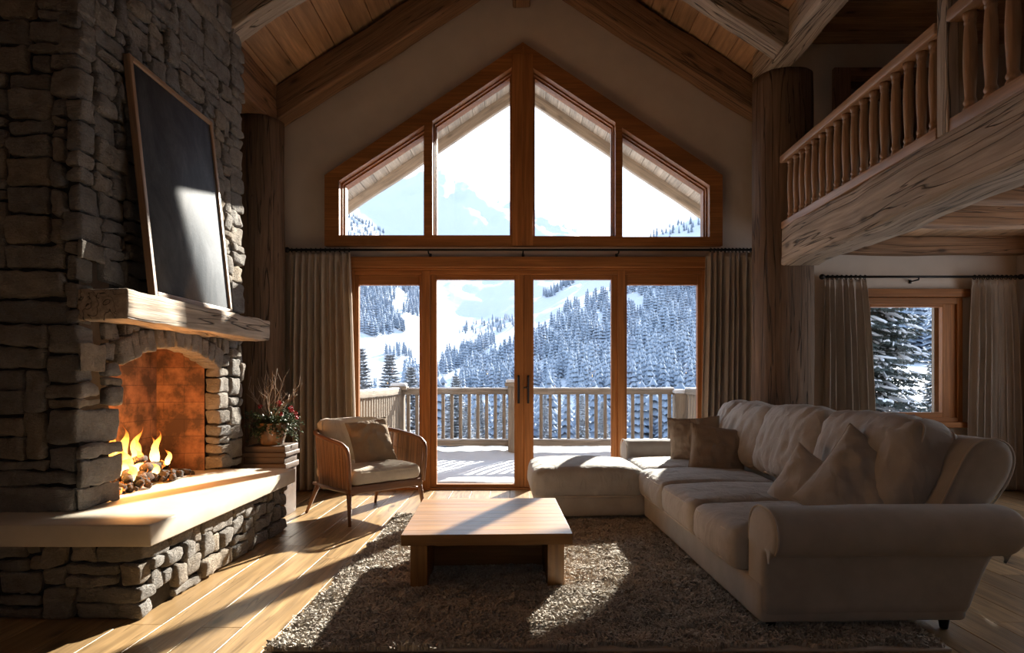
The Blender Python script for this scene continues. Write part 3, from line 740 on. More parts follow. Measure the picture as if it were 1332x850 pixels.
for (fx, fy, fz, fh, fr) in [(-2.64, 3.98, .60, .40, .050), (-2.68, 4.06, .60, .26, .055), (-2.58, 4.09, .58, .20, .04), (-2.66, 4.15, .60, .34, .05), (-2.60, 4.21, .58, .22, .045), (-2.69, 4.27, .60, .28, .05), (-2.62, 4.33, .58, .20, .05), (-2.68, 4.40, .60, .30, .048), (-2.60, 4.44, .58, .17, .04), (-2.66, 4.52, .62, .20, .04), (-2.7, 4.60, .62, .25, .038), (-2.63, 4.68, .62, .19, .035), (-2.66, 4.77, .6, .24, .034), (-2.61, 4.83, .58, .12, .03), (-2.74, 4.02, .6, .28, .05), (-2.74, 4.36, .62, .22, .045), (-2.56, 4.0, .55, .15, .04), (-2.55, 4.28, .54, .12, .04), (-2.55, 4.55, .54, .10, .035)]:
    b = MB(); P = []; Rr = []; n = 22; ph = rr.random()*9
    for i in range(n):
        t = i/(n-1); P.append((fx+.022*math.sin(ph+t*7)*t, fy+.04*math.sin(ph*2+t*6)*t-.01*t, fz+fh*t)); Rr.append(max(.0015, 1.25*fr*(math.sin(min(1, t*1.0+.12)*PI)**.8)*(1-.55*t)))
    b.tube(P, Rr, 10, sq=.6); g = b.G[0]; g[:, 0] = np.repeat(np.linspace(0, 1, n), 10)
    b.build('flame', M['flame'], fire, smooth=True)
pd = bpy.data.lights.new('fire_light', 'POINT'); pd.energy = 11; pd.color = (1, .42, .12); pd.shadow_soft_size = .08
po = bpy.data.objects.new('fire_light', pd); COL.objects.link(po); po.location = (-2.56, 4.3, .82)
# picture leaning on the mantel
pic = thing('framed_panel', 'tall slate-dark framed picture leaning on the stone chimney above the mantel', 'picture', (-2.195, 4.45, 1.705))
lean = math.atan2(.155, 1.46); H_ = 1.47; W_ = 1.06
Mx = Matrix.Rotation(-lean, 4, 'Y')
b = MB()
for (y0, y1, z0, z1, ax) in ((-W_/2, -W_/2+.035, 0, H_, 'z'), (W_/2-.035, W_/2, 0, H_, 'z'), (-W_/2+.035, W_/2-.035, 0, .035, 'y'), (-W_/2+.035, W_/2-.035, H_-.035, H_, 'y')):
    b.box(-.045, 0, y0, y1, z0, z1, ax, M=Mx)
b.build('picture_frame', M['framewood'] if 'framewood' in M else M['balus'], pic, world=False, bevel=.006)
nt = NT('slate_panel'); o_ = nt.n('TexCoord').outputs['Object']; n1 = nt.noise(nt.mapping(o_, (1, 1, .6)), 3, 8, .7, .6); n2 = nt.noise(o_, 60, 4, .7)
nt.col(nt.ramp(n1, [(.3, (.065, .075, .088)), (.5, (.115, .13, .15)), (.7, (.19, .205, .23))])); nt.rough(nt.ramp(n1, [(.3, (.6, .6, .6)), (.7, (.8, .8, .8))])); nt.bump(nt.math('ADD', n2, nt.math('MULTIPLY', n1, 2)), .35, .004); nt.b.inputs['Specular IOR Level'].default_value = .1
b = MB(); b.box(-.035, -.014, -W_/2+.03, W_/2-.03, .03, H_-.03, 'z', M=Mx); b.build('slate_panel', nt.m, pic, world=False)
# ================================================================== CURTAINS
def rod(name, x0, x1, y, z, label, rings, bk, fin=(True, True)):
    t = thing(name, label, 'curtain rod', ((x0+x1)/2, y, z), group='curtain rods')
    b = MB(); b.tube([(x0, y, z), (x1, y, z)], .013, 12); b.build('rod', M['iron'], t, smooth=True)
    for e_, s in zip((x0, x1), (-1, 1)):
        b = MB(); b.lathe([(.001, -.03), (.018, -.026), (.028, -.012), (.031, 0), (.028, .012), (.018, .026), (.001, .03)], 14, (e_+s*.02, y, z), M=rot(0, R(90), 0)); b.build('finial', M['iron'], t, smooth=True)
    for x in bk:
        b = MB(); b.tube([(x, 7.2, z-.03), (x, y-.0, z-.03), (x, y, z-.010)], .008, 8); b.rb((x, 7.192, z-.03), (.014, .008, .02), .005, (5, 5, 5)); b.build('bracket', M['iron'], t, smooth=True)
    for x in rings:
        b = MB(); b.tube([(x+.004*math.sin(a*3), y+.022*math.cos(a), z-.004+.022*math.sin(a)) for a in np.linspace(0, 2*PI, 16, endpoint=False)], .0045, 6, closed=True); b.build('ring', M['iron'], t, smooth=True)
    return t
def curtain(xt0, xt1, xb0, xb1, y, zt, zb, folds, amp, label, seed):
    n = 300; m = 44; rr = np.random.RandomState(seed)
    u = np.linspace(0, 1, n); ph = np.cumsum(1+.55*vn(np.column_stack([u*folds*.8, u*0, u*0]), 1, seed)); ph = (ph-ph[0])/(ph[-1]-ph[0])*folds*2*PI
    ha = 1+.35*vn(np.column_stack([u*folds*.7, u*0, u*0+3]), 1, seed+2)
    V = []
    for j in range(m):
        t = j/(m-1); z = zt+(zb-zt)*t
        a = amp*(.45+.55*min(1, t*3.5))*ha*(1+.15*math.sin(seed+t*3))
        x = xt0+(xt1-xt0)*u+(((xb0+(xb1-xb0)*u)-(xt0+(xt1-xt0)*u))*t**.8)
        w = .30*(xt1-xt0)/folds
        ph2 = ph+.45*vn(np.column_stack([u*folds*.5, u*0+t*1.6, u*0]), 1, seed+9)*min(1, t*2)
        s = np.sin(ph2)
        yy = y+a*np.sign(s)*np.abs(s)**.75+.004*np.sin(ph2*2)
        x = x+w*.5*np.sin(2*ph2)*min(1, .3+t)
        if t < .035: yy = y+(yy-y)*.5+.0*u
        V.append(np.column_stack([x, yy, np.full(n, z)+(.006*np.abs(s) if t < .01 else 0)]))
    V = np.concatenate(V)
    Q = np.array([(j*n+i, (j+1)*n+i, (j+1)*n+i+1, j*n+i+1) for j in range(m-1) for i in range(n-1)])
    b = MB(); b.add(V, Q); o = b.build('curtain', M['drape'], smooth=True)
    s_ = o.modifiers.new('s', 'SOLIDIFY'); s_.thickness = .005
    # gathered heading tape as a part
    return tag(o, label, 'curtain', 'linen curtains')
YC = 7.035
rod('curtain_rod', -2.50, 2.50, YC, 2.605, 'long black iron curtain rod below the gable window', list(np.linspace(-2.47, -1.85, 13))+list(np.linspace(2.04, 2.47, 12)), [-1.0, .02, 1.05])
curtain(-2.47, -1.84, -2.50, -1.76, YC, 2.575, .02, 9, .045, 'long grey-beige curtain hanging left of the doors, behind the armchair', 3)
curtain(1.99, 2.49, 1.93, 2.47, YC, 2.575, .02, 8, .042, 'long grey-beige curtain hanging between the glass doors and the log post', 8)
rod('curtain_rod', 3.26, 5.36, YC, 2.315, 'short black iron curtain rod above the small side window', list(np.linspace(3.3, 3.7, 9))+list(np.linspace(4.88, 5.32, 10)), [4.28])
curtain(3.27, 3.72, 3.25, 3.85, YC, 2.285, .02, 7, .04, 'dark linen curtain hanging left of the small side window', 13)
curtain(4.86, 5.31, 4.80, 5.40, YC, 2.285, .02, 7, .042, 'linen curtain hanging right of the small side window, at the right wall', 21)

# ================================================================== SOFT GOODS helpers
def wrinkle(V, d, amp, sc, seed):
    n = fbm(V*np.array(sc)+seed, 1.0, 3, 3); r = 1-np.abs(n)*1.6
    return V+d*((r*amp)[:, None])+d*(fbm(V+seed, 3.0, 8, 2)*amp*.9)[:, None]
def cushion(b, c, h, r, crown, wr, sc, seed, Mt=None, seg=.028, botcrown=0, fcrown=0, rnd=None):
    n = tuple(int(max(8, min(60, q*2/seg))) for q in h)
    V, Fc, d = rbox(h[0], h[1], h[2], r, n)
    tx, ty, tz = V[:, 0]/h[0], V[:, 1]/h[1], V[:, 2]/h[2]
    bx, by, bz = np.clip(1-tx**2, 0, 1), np.clip(1-ty**2, 0, 1), np.clip(1-tz**2, 0, 1)
    V = V.copy(); V[:, 2] += np.where(tz > 0, crown, -botcrown)*(bx*by)**.6*np.abs(tz)
    V[:, 0] += fcrown*tx*(by*bz)**.7; V[:, 1] += .5*fcrown*ty*(bx*bz)**.7
    V = wrinkle(V, d, wr, sc, seed)
    if Mt is not None: V = xf(V, Mt)
    b.add(V+np.array(c), Fc, rnd=rnd)
def piping(b, c, hx, hy, z, r=.05, rad=.006, Mt=None, plane='xy', n=72, bulge=0):
    P = []
    for i in range(n):
        a = 2*PI*i/n; ca, sa = math.cos(a), math.sin(a); e_ = .22
        x = math.copysign(abs(ca)**e_, ca)*hx; y = math.copysign(abs(sa)**e_, sa)*hy
        P.append((x, y, z) if plane == 'xy' else ((z, x, y) if plane == 'yz' else (x, z, y)))
    P = np.array(P)
    if Mt is not None: P = xf(P, Mt)
    b.tube(P+np.array(c), rad, 6, closed=True)
def pillow(name, c, size, th, yaw, lean, roll, mat, label, seed, group=None, w2=None):
    n = 40; hx = size/2; hz = (w2 or size)/2
    u = np.linspace(-1, 1, n); U, Wg = np.meshgrid(u, u); U = U.ravel(); Wg = Wg.ravel()
    U2 = np.sign(U)*(1-(1-np.abs(U))**1.35); W2 = np.sign(Wg)*(1-(1-np.abs(Wg))**1.35)
    X = hx*U2*(1-.075*(1-W2**2)); Z = hz*W2*(1-.075*(1-U2**2))
    T = th*.5*(np.clip(1-np.abs(U2)**2.6, 0, 1)*np.clip(1-np.abs(W2)**2.6, 0, 1))**.52
    P2 = np.column_stack([X, X*0, Z])
    nz = fbm(P2+seed, 6, 1, 3)*.011-np.abs(fbm(P2*[1, 1, 1.6]+seed, 7, 5, 2))*.022
    edge = np.minimum(1, T/(th*.25))
    VF = np.column_stack([X, -(T+nz*edge), Z]); VB = np.column_stack([X, (T+nz*edge*.7), Z])
    Z_off = fbm(np.column_stack([X, X*0, Z]), 3, seed+2, 2)*.008
    VF[:, 2] += Z_off; VB[:, 2] += Z_off
    Q = np.array([(j*n+i, j*n+i+1, (j+1)*n+i+1, (j+1)*n+i) for j in range(n-1) for i in range(n-1)])
    b = MB(); b.add(VF, Q); b.add(VB, Q[:, ::-1])
    Mx_ = Matrix.Rotation(yaw, 4, 'Z') @ Matrix.Rotation(lean, 4, 'X') @ Matrix.Rotation(roll, 4, 'Y')
    # piping rim closes the seam
    rim = [(i, 0) for i in range(n)]+[(n-1, j) for j in range(1, n)]+[(i, n-1) for i in range(n-2, -1, -1)]+[(0, j) for j in range(n-2, 0, -1)]
    Pr = np.array([VF[j*n+i] for i, j in rim])
    for k in range(len(b.V)): b.V[k] = xf(b.V[k], Mx_)+np.array(c)
    o = b.build(name, mat, smooth=True)
    s = MB(); s.tube(xf(Pr, Mx_)+np.array(c), .0045, 6, closed=True); s.build('piping', mat, o, smooth=True)
    return tag(o, label, 'pillow', group)
def loft(b, prof, axis, t0, t1, inset=.03, n=24, cen=None, fn=None, rnd=None):
    """sweep a closed 2D profile between t0 and t1 with softly rounded ends"""
    pr = np.array(prof, float); c = pr.mean(0) if cen is None else np.array(cen); k = len(pr)
    # resample smooth
    ts = []; 
    for a in np.linspace(0, PI/2, 6): ts.append((t0+inset*(1-math.cos(PI/2-a)) if False else t0+inset*(1-math.sin(a)), 1-(1-math.sin(PI/2-(PI/2-a)))*.0-(inset/.25)*(1-math.sin(a))*.6))
    ts = []
    for a in np.linspace(0, 1, 6): ts.append((t0+inset*(1-math.cos(a*PI/2)), a))
    mid = [(t0+inset+(t1-t0-2*inset)*i/n, 1) for i in range(1, n)]
    end = [(t1-inset*(1-math.cos(a*PI/2)), a) for a in np.linspace(1, 0, 6)]
    # distance based inset of the profile
    rings = []
    nrm = []
    for i in range(k):
        tng = pr[(i+1) % k]-pr[i-1]; q = np.array([tng[1], -tng[0]]); q /= max(np.linalg.norm(q), 1e-9)
        if np.dot(q, pr[i]-c) < 0: q = -q
        nrm.append(q)
    nrm = np.array(nrm)
    allr = ts+mid+end
    V = []
    for t, a in allr:
        ins = inset*(1-math.sin(a*PI/2)) if a < 1 else 0
        p = pr-nrm*ins
        for q in p:
            V.append((t, q[0], q[1]) if axis == 'x' else (q[0], t, q[1]))
    V = np.array(V); m = len(allr)
    Q = np.array([(i*k+j, i*k+(j+1) % k, (i+1)*k+(j+1) % k, (i+1)*k+j) for i in range(m-1) for j in range(k)])
    if fn is not None: V = fn(V)
    base = b.n; b.add(V, Q, rnd=rnd)
    b.T.append([base+j for j in range(k)][::-1]); b.T.append([base+(m-1)*k+j for j in range(k)])
    return pr
def smoothpoly(pts, n=64, it=3):
    P = np.array(pts, float)
    for _ in range(it):
        Q = np.roll(P, -1, 0); P = np.stack([.75*P+.25*Q, .25*P+.75*Q], 1).reshape(-1, 2)
    L = np.linalg.norm(np.roll(P, -1, 0)-P, axis=1); S = np.concatenate([[0], np.cumsum(L)]); P2 = np.vstack([P, P[:1]])
    t = np.linspace(0, S[-1], n, endpoint=False)
    return np.column_stack([np.interp(t, S, P2[:, 0]), np.interp(t, S, P2[:, 1])])

# ================================================================== SOFA
sofa = thing('sectional_sofa', 'large grey-beige linen corner sofa with chaise end and loose cushions', 'sofa', (1.12, 3.0, .03), R(2))
sofa['_w'] = [0, 0, 0]
b = MB()
b.rb((.50, 1.72, .12), (.50, 1.66, .095), .03, (14, 40, 6), .003, 3)
b.build('base', M['sofa'], sofa, smooth=True, world=False)
b = MB(); b.rb((-.44, 2.92, .12), (.46, .45, .095), .05, (16, 16, 6), .003, 3); b.build('chaise_base', M['sofa'], sofa, smooth=True, world=False)
xr = lambda z: 1.0+.175*np.clip(z/.42, 0, 1.1)**1.5
armp = smoothpoly([(.055, .035), (.05, .2), (.052, .345), (.03, .362), (-.05, .362), (-.09, .42), (-.085, .50), (-.03, .562), (.07, .58), (.18, .565), (.245, .50), (.255, .40), (.255, .2), (.25, .035)], 96, 2)
def flare(V):
    t = V[:, 0].copy(); x = t*xr(V[:, 2]); 
    V = V.copy(); V[:, 0] = x; V[:, 2] += fbm(V, 3.5, 4, 2)*.004+(t > .9)*(-.0)
    V[:, 1] += fbm(V*[1, .3, 1], 3, 9, 2)*.004; return V
b = MB(); loft(b, armp, 'x', .01, 1.0, .035, 30, (.12, .35), flare)
a1 = b.build('armrest', M['sofa'], sofa, smooth=True, world=False)
b = MB(); b.tube([(.022, y, z) for y, z in armp if z > .372], .005, 6); pass
b.build('piping', M['seam'], a1, smooth=True, world=False)
b = MB(); loft(b, [(3.66-y, z) for y, z in armp], 'x', .03, 1.0, .035, 20, (3.54, .35), flare)
a2 = b.build('armrest', M['sofa'], sofa, smooth=True, world=False)
b = MB(); b.tube([(.035, 3.66-y, z) for y, z in armp if z > .372], .005, 6); b.build('piping', M['seam'], a2, smooth=True, world=False)
bp = smoothpoly([(.84, .04), (1.0, .04), (1.07, .25), (1.16, .5), (1.27, .62), (1.33, .74), (1.32, .84), (1.24, .885), (1.13, .87), (1.06, .78), (.98, .6), (.86, .4)], 80, 2)
b = MB(); loft(b, bp, 'y', .16, 3.42, .06, 50, (1.05, .5), lambda V: wrinkle(V, np.column_stack([V[:, 0]*0+.6, V[:, 0]*0, V[:, 0]*0+.7]), .006, (4, 7, 4), 3.3)*1.0)
bk_ = b.build('backrest', M['sofa'], sofa, smooth=True, world=False)
b = MB(); b.tube([(x, .185, z) for x, z in bp[8:60]], .0045, 6); b.build('piping', M['seam'], bk_, smooth=True, world=False)
# seat cushions
segs = [(.27, .985), (.985, 1.745), (1.745, 2.50)]
for i, (a, c_) in enumerate(segs):
    b = MB(); cx, cy = .40, (a+c_)/2; hy = (c_-a)/2-.003
    cushion(b, (cx, cy, .315), (.445, hy, .105), .055, .035, .006, (3, 9, 6), i*3.7, seg=.025, fcrown=.018)
    s = b.build('seat_cushion', M['sofacush'], sofa, smooth=True, world=False)
    b = MB(); piping(b, (cx, cy, 0), .445, hy, .395); piping(b, (cx, cy, 0), .445, hy, .235); b.build('piping', M['seam'], s, smooth=True, world=False)
b = MB(); cushion(b, (.425, 2.93, .315), (.42, .425, .105), .055, .03, .006, (5, 5, 6), 22., seg=.025); s = b.build('seat_cushion', M['sofacush'], sofa, smooth=True, world=False)
b = MB(); piping(b, (.425, 2.93, 0), .42, .425, .395); b.build('piping', M['seam'], s, smooth=True, world=False)
b = MB(); cushion(b, (-.46, 2.915, .300), (.475, .455, .115), .075, .055, .005, (4, 4, 5), 31., seg=.025, fcrown=.02); s = b.build('chaise_cushion', M['sofacush'], sofa, smooth=True, world=False)
b = MB(); piping(b, (-.46, 2.915, 0), .472, .452, .20); piping(b, (-.46, 2.915, 0), .455, .44, .385); b.build('piping', M['seam'], s, smooth=True, world=False)
# back cushions
for i, (a, c_) in enumerate(((.33, 1.30), (1.30, 2.22), (2.22, 3.30))):
    b = MB(); m_ = Matrix.Rotation(R(17), 4, 'Y'); cx, cy, cz = .995-.0*i, (a+c_)/2, .685
    cushion(b, (cx, cy, cz), (.135, (c_-a)/2-.004, .262), .085, .03, .017, (4, 11, 4), 5+i*7.1, m_, seg=.022, fcrown=.06)
    s = b.build('back_cushion', M['sofacush'], sofa, smooth=True, world=False)
    b = MB(); piping(b, (cx, cy, cz), (c_-a)/2-.006, .262, -.085, Mt=m_, plane='yz'); piping(b, (cx, cy, cz), (c_-a)/2-.006, .262, .085, Mt=m_, plane='yz'); b.build('piping', M['seam'], s, smooth=True, world=False)
for (x, y) in ((.93, .13), (.08, .13), (.93, 3.3), (-.82, 2.58), (-.82, 3.26)):
    b = MB(); b.lathe([(.018, -.028), (.020, -.02), (.030, .05), (.030, .06)], 12, (x, y, 0)); b.build('leg', M['iron'], sofa, smooth=True, world=False)
# throw pillows on the sofa
pillow('throw_pillow', (1.60, 6.02, .63), .47, .17, R(-12), R(-18), R(-3), M['pillow'], 'brown pillow at the far end of the sofa, behind the other brown one', 2, 'throw pillows')
pillow('throw_pillow', (1.665, 5.55, .575), .48, .18, R(-4), R(-20), R(8), M['pillow'], 'brown square pillow standing upright on the sofa near the chaise, front one of two', 5, 'throw pillows')
pillow('throw_pillow', (1.73, 3.98, .54), .42, .18, R(-58), R(-16), R(26), M['sofacush'], 'narrow grey-beige pillow seen edge-on beside the larger near pillow', 11, 'throw pillows')
pillow('throw_pillow', (1.89, 3.60, .60), .54, .26, R(-28), R(-22), R(33), M['sofacush'], 'large grey-beige pillow tilted on its corner behind the near armrest', 14, 'throw pillows')

# ================================================================== COFFEE TABLE
ct = thing('coffee_table', 'low square wooden coffee table standing on the shaggy rug', 'table', (-.205, 4.08, .02), R(2.2)); ct['_w'] = [0, 0, 0]
b = MB(); nb = 10; dy = 1.08/nb
for i in range(nb): b.box(-.465, .465, -.54+i*dy, -.54+(i+1)*dy, .285, .345, 'x')
b.build('table_top', M['table'], ct, world=False, bevel=.002)
for s in (-1, 1):
    b = MB(); b.box(s*.39-.048, s*.39+.048, -.36, .36, 0, .285, 'z'); b.build('leg', M['table'], ct, world=False, bevel=.003)
b = MB(); b.box(-.342, .342, .05, .085, .01, .285, 'x'); b.build('cross_panel', M['table'], ct, world=False, bevel=.002)
# ================================================================== RUG
rug = thing('shag_rug', 'beige-grey shaggy rug under the coffee table', 'rug', (.4, 4.3, 0))
rug['_w'] = [0, 0, 0]
b = MB(); b.rb((0, 0, .008), (1.50, 1.42, .007), .004, (20, 20, 5)); b.build('rug_backing', M['seam'], rug, smooth=True, world=False)
rs = np.random.RandomState(4); N = 125000
X = rs.uniform(-1.55, 1.55, N); Y = rs.uniform(-1.47, 1.47, N)
P = np.column_stack([X, Y, X*0])
ed = .03+.035*fbm(P, 5, 3, 2)
keep = (np.abs(X) < 1.53-ed) & (np.abs(Y) < 1.45-ed); X, Y = X[keep], Y[keep]; P = P[keep]; N = len(X)
an = fbm(P, 7, 1, 2)*5+rs.uniform(-2.2, 2.2, N); ln = .030*(1+.35*fbm(P, 9, 6, 2))*rs.uniform(.75, 1.2, N); cl = fbm(P, 30, 12, 2)
dx, dy_ = np.cos(an), np.sin(an); w = rs.uniform(.0035, .006, N); aw = an+PI/2+rs.uniform(-.8, .8, N); wx, wy = np.cos(aw)*w, np.sin(aw)*w
le = .35+.45*np.abs(cl)
Z0 = np.zeros(N)+.012
L0 = np.stack([X-wx, Y-wy, Z0], 1); L1 = np.stack([X+wx, Y+wy, Z0], 1)
mx, my = X+dx*ln*.3*le, Y+dy_*ln*.3*le
M0 = np.stack([mx-wx*1.1, my-wy*1.1, Z0+ln*.62], 1); M1 = np.stack([mx+wx*1.1, my+wy*1.1, Z0+ln*.62], 1)
tx, ty = X+dx*ln*le*1.0, Y+dy_*ln*le*1.0; tz = Z0+ln*(.95-.35*le)
T0 = np.stack([tx-wx*.6, ty-wy*.6, tz], 1); T1 = np.stack([tx+wx*.6, ty+wy*.6, tz], 1)
V = np.stack([L0, L1, M0, M1, T0, T1], 1).reshape(-1, 3); base = np.arange(N)[:, None]*6
Q = np.concatenate([base+np.array([0, 1, 3, 2]), base+np.array([2, 3, 5, 4])])
rn = np.repeat(rs.uniform(0, 1, N), 6)
b = MB(); b.add(V, Q, rnd=rn)
t = NT('rug_yarn'); r_ = t.attr('rnd').outputs['Fac']; t.col(t.ramp(r_, [(0, (.37, .325, .275)), (.5, (.52, .47, .41)), (1, (.65, .60, .53))])); t.rough(.95); t.b.inputs['Specular IOR Level'].default_value = .1; t.b.inputs['Sheen Weight'].default_value = .2
o = b.build('rug_pile', t.m, rug, smooth=True, world=False); o['kind'] = 'stuff'

# ================================================================== ARMCHAIR (local: faces +y)
ch = thing('rattan_armchair', 'rattan armchair with cream cushions standing before the left curtain', 'armchair', (-1.39, 5.86, 0), R(-135)); ch['_w'] = [0, 0, 0]
def path(k):      # U-shaped plan, k in 0..1
    pts = [(-.37, .34), (-.385, .1), (-.375, -.12), (-.31, -.29), (-.16, -.355), (0, -.365), (.16, -.355), (.31, -.29), (.375, -.12), (.385, .1), (.37, .34)]
    P = np.array(pts, float); L = np.concatenate([[0], np.cumsum(np.linalg.norm(np.diff(P, axis=0), axis=1))]); 
    s = k*L[-1]
    # smooth via small gaussian of linear interp
    acc = np.zeros(2); W_ = 0
    for d_, w_ in ((-.06, 1), (-.03, 2), (0, 3), (.03, 2), (.06, 1)):
        q = min(max(s+d_, 0), L[-1]); acc += w_*np.array([np.interp(q, L, P[:, 0]), np.interp(q, L, P[:, 1])]); W_ += w_
    return acc/W_
def ztop(k):
    e_ = min(k, 1-k)
    return .655+.10*(1-abs(2*k-1))**.8*1.2 - (.035*(max(0, .05-e_)/.05)**2)
def flarep(k, z):   # slightly wider on top
    p = path(k); f = 1+.07*(z-.3)/.4; return (p[0]*f, p[1]*(f if p[1] < 0 else 1), z)
b = MB(); NR = 118
for i in range(NR):
    k = .012+(i/(NR-1))*.976; zt = ztop(k); wob = b.rng.uniform(-.002, .002)
    b.tube([np.array(flarep(k, .285+(zt-.285)*q))+[wob, wob, 0] for q in (0, .35, .7, 1)], .0068*b.rng.uniform(.85, 1.1), 6, cap=False)
for q in (.33, .66):
    b.tube([flarep(k, .285+(ztop(k)-.285)*q) for k in np.linspace(.02, .98, 50)], .004, 6)
o = b.build('rattan_shell', M['rattan'], ch, smooth=True, world=False)
b = MB(); pts = [flarep(k, ztop(k)) for k in np.linspace(0, 1, 60)]
fl_ = lambda s: [(s*.372, .345, .30), (s*.378, .352, .42), (s*.385, .356, .52), (s*.390, .352, .59), (s*.392, .335, .632)]
b.tube(fl_(-1)+pts[2:-2]+fl_(1)[::-1], .019, 10, sq=1.1)
b.build('top_rail', M['chairwood'], ch, smooth=True, world=False)
b = MB(); b.tube([flarep(k, .285) for k in np.linspace(0, 1, 50)], .017, 8)
b.rb((0, .33, .29), (.365, .02, .034), .012, (20, 6, 6)); b.rb((0, -.02, .275), (.34, .33, .012), .008, (12, 12, 5))
b.build('seat_frame', M['chairwood'], ch, smooth=True, world=False)
for sx_, sy_ in ((-1, 1), (1, 1), (-1, -1), (1, -1)):
    b = MB(); tp = np.array([sx_*.355, sy_*.31, .30]); bt = np.array([sx_*.375, sy_*.36-.0, 0]) if sy_ > 0 else np.array([sx_*.36, -.42, 0])
    if sy_ < 0: tp = np.array([sx_*.31, -.27, .30])
    b.tube([bt, bt*.7+tp*.3, bt*.3+tp*.7, tp], [.0125, .016, .020, .022], 12); b.build('leg', M['chairwood'], ch, smooth=True, world=False)
b = MB(); b.tube([(-.35, .30, .235), (-.18, .27, .262), (0, .26, .266), (.18, .27, .262), (.35, .30, .235)], .008, 8); b.tube([(-.33, .25, .24), (-.15, 0, .262), (-.30, -.27, .24)], .008, 8); b.tube([(.33, .25, .24), (.15, 0, .262), (.30, -.27, .24)], .008, 8)
b.build('stretcher', M['chairwood'], ch, smooth=True, world=False)
b = MB(); cushion(b, (0, .03, .385), (.345, .325, .062), .05, .035, .004, (4, 4, 6), 3., seg=.022, fcrown=.01); s = b.build('seat_cushion', M['cream'], ch, smooth=True, world=False)
b = MB(); piping(b, (0, .03, 0), .343, .323, .425); b.build('piping', M['cream'], s, smooth=True, world=False)
b = MB(); m_ = Matrix.Rotation(R(14), 4, 'X'); cushion(b, (0, -.265, .645), (.30, .07, .20), .055, .01, .008, (6, 6, 9), 8., m_, seg=.02, fcrown=.0); s = b.build('back_cushion', M['cream'], ch, smooth=True, world=False)
b = MB(); piping(b, (0, -.265, .645), .30, .198, .05, Mt=m_, plane='xz'); b.build('piping', M['cream'], s, smooth=True, world=False)
for i, s_ in enumerate((-1, 1)):
    pass
pillow('throw_pillow', (-1.345, 5.86, .655), .40, .15, R(38), R(-20), R(-6), M['tan'], 'tan square pillow resting in the rattan armchair', 17, 'throw pillows')

# ================================================================== PLANTER BY THE CHIMNEY
pc = (-2.235, 5.86)
b = MB()
for z0, z1, h in ((0, .42, .165), (.42, .47, .185), (.47, .53, .17), (.53, .57, .19), (.57, .625, .178)): b.rb((pc[0], pc[1], (z0+z1)/2), (h, h*.95, (z1-z0)/2), .008, (8, 8, 6), .002, 9)
tag(b.build('wooden_plinth', wood('shade_darkened_plinth_wood', (.13, .075, .045), bump=.3), smooth=True), 'shade-darkened stepped wooden plinth under the flower pot, beyond the hearth', 'plinth')  # wood colour darkened to stand in for the curtain's shade
pot = thing('flower_pot', 'brown pot of dark greenery with red blooms and bare twigs on a wooden plinth', 'plant', (pc[0], pc[1], .625))
b = MB(); b.lathe([(.095, .626), (.10, .63), (.118, .70), (.128, .78), (.135, .80), (.135, .82), (.122, .82), (.118, .79), (.02, .785)], 28, (pc[0], pc[1], 0)); b.build('pot', plain('glazed_brown_pot', (.25, .15, .08), .4, nz=.4, ns=9, bump=.3), pot, smooth=True)
rr = random.Random(6)
def leafmesh(b, p, d, up, L, w):
    d = d.normalized(); s = d.cross(up); s = s.normalized() if s.length > 1e-4 else Vector((1, 0, 0)); n_ = s.cross(d)
    V = [p, p+d*L*.5+s*w-n_*.0, p+d*L-n_*L*.2, p+d*L*.5-s*w, p+d*L*.5+n_*w*.3]
    b.add(np.array([tuple(v) for v in V]), np.array([(0, 1, 4), (1, 2, 4), (2, 3, 4), (3, 0, 4)]))
b = MB(); b2 = MB(); tips = []
for i in range(95):
    a = rr.uniform(0, 2*PI); r0 = rr.uniform(0, .07); L = rr.uniform(.10, .23); el = rr.uniform(-.15, 1.15)
    p0 = Vector((pc[0]+r0*math.cos(a), pc[1]+r0*math.sin(a), .80)); dv = Vector((math.cos(a)*math.cos(el), math.sin(a)*math.cos(el), math.sin(el)))
    P = []
    for q in np.linspace(0, 1, 7): P.append(p0+dv*L*q+Vector((0, 0, -.09*q*q*(1.2-el))))
    b2.tube([tuple(v) for v in P], .0018, 5)
    for k, q in enumerate(P[1:]):
        for _ in range(5):
            ld = Vector((rr.gauss(0, 1), rr.gauss(0, 1), rr.gauss(.2, .7))); leafmesh(b, q, ld+dv*.6, Vector((0, 0, 1)), rr.uniform(.02, .042), rr.uniform(.006, .011))
    tips.append((P[-1], a))
ff = b.build('foliage', plain('dark_leaf', (.05, .085, .03), .5, nz=.5, ns=12), pot, smooth=False)
b2.build('stem', M['bark'], pot, smooth=True)
fm = plain('crimson_petals', (.42, .02, .035), .6, nz=.4, ns=40)
for k, (ox, oy, oz) in enumerate(((.19, -.04, .13), (.215, .0, .105), (.17, -.02, .16), (.09, -.06, .19), (.235, -.03, .07), (.05, .02, .20), (.15, .06, .15), (-.08, -.06, .17), (.12, -.11, .10))):
    b = MB()
    for i in range(26):
        d = Vector((rr.gauss(0, 1), rr.gauss(0, 1), rr.gauss(.3, 1))).normalized(); leafmesh(b, Vector((pc[0]+ox, pc[1]+oy, .80+oz))+d*.006, d, Vector((rr.random(), rr.random(), 1)), rr.uniform(.012, .022), .007)
    b.build('blossom', fm, pot)
tw = plain('pale_bare_twig', (.36, .27, .20), .8)
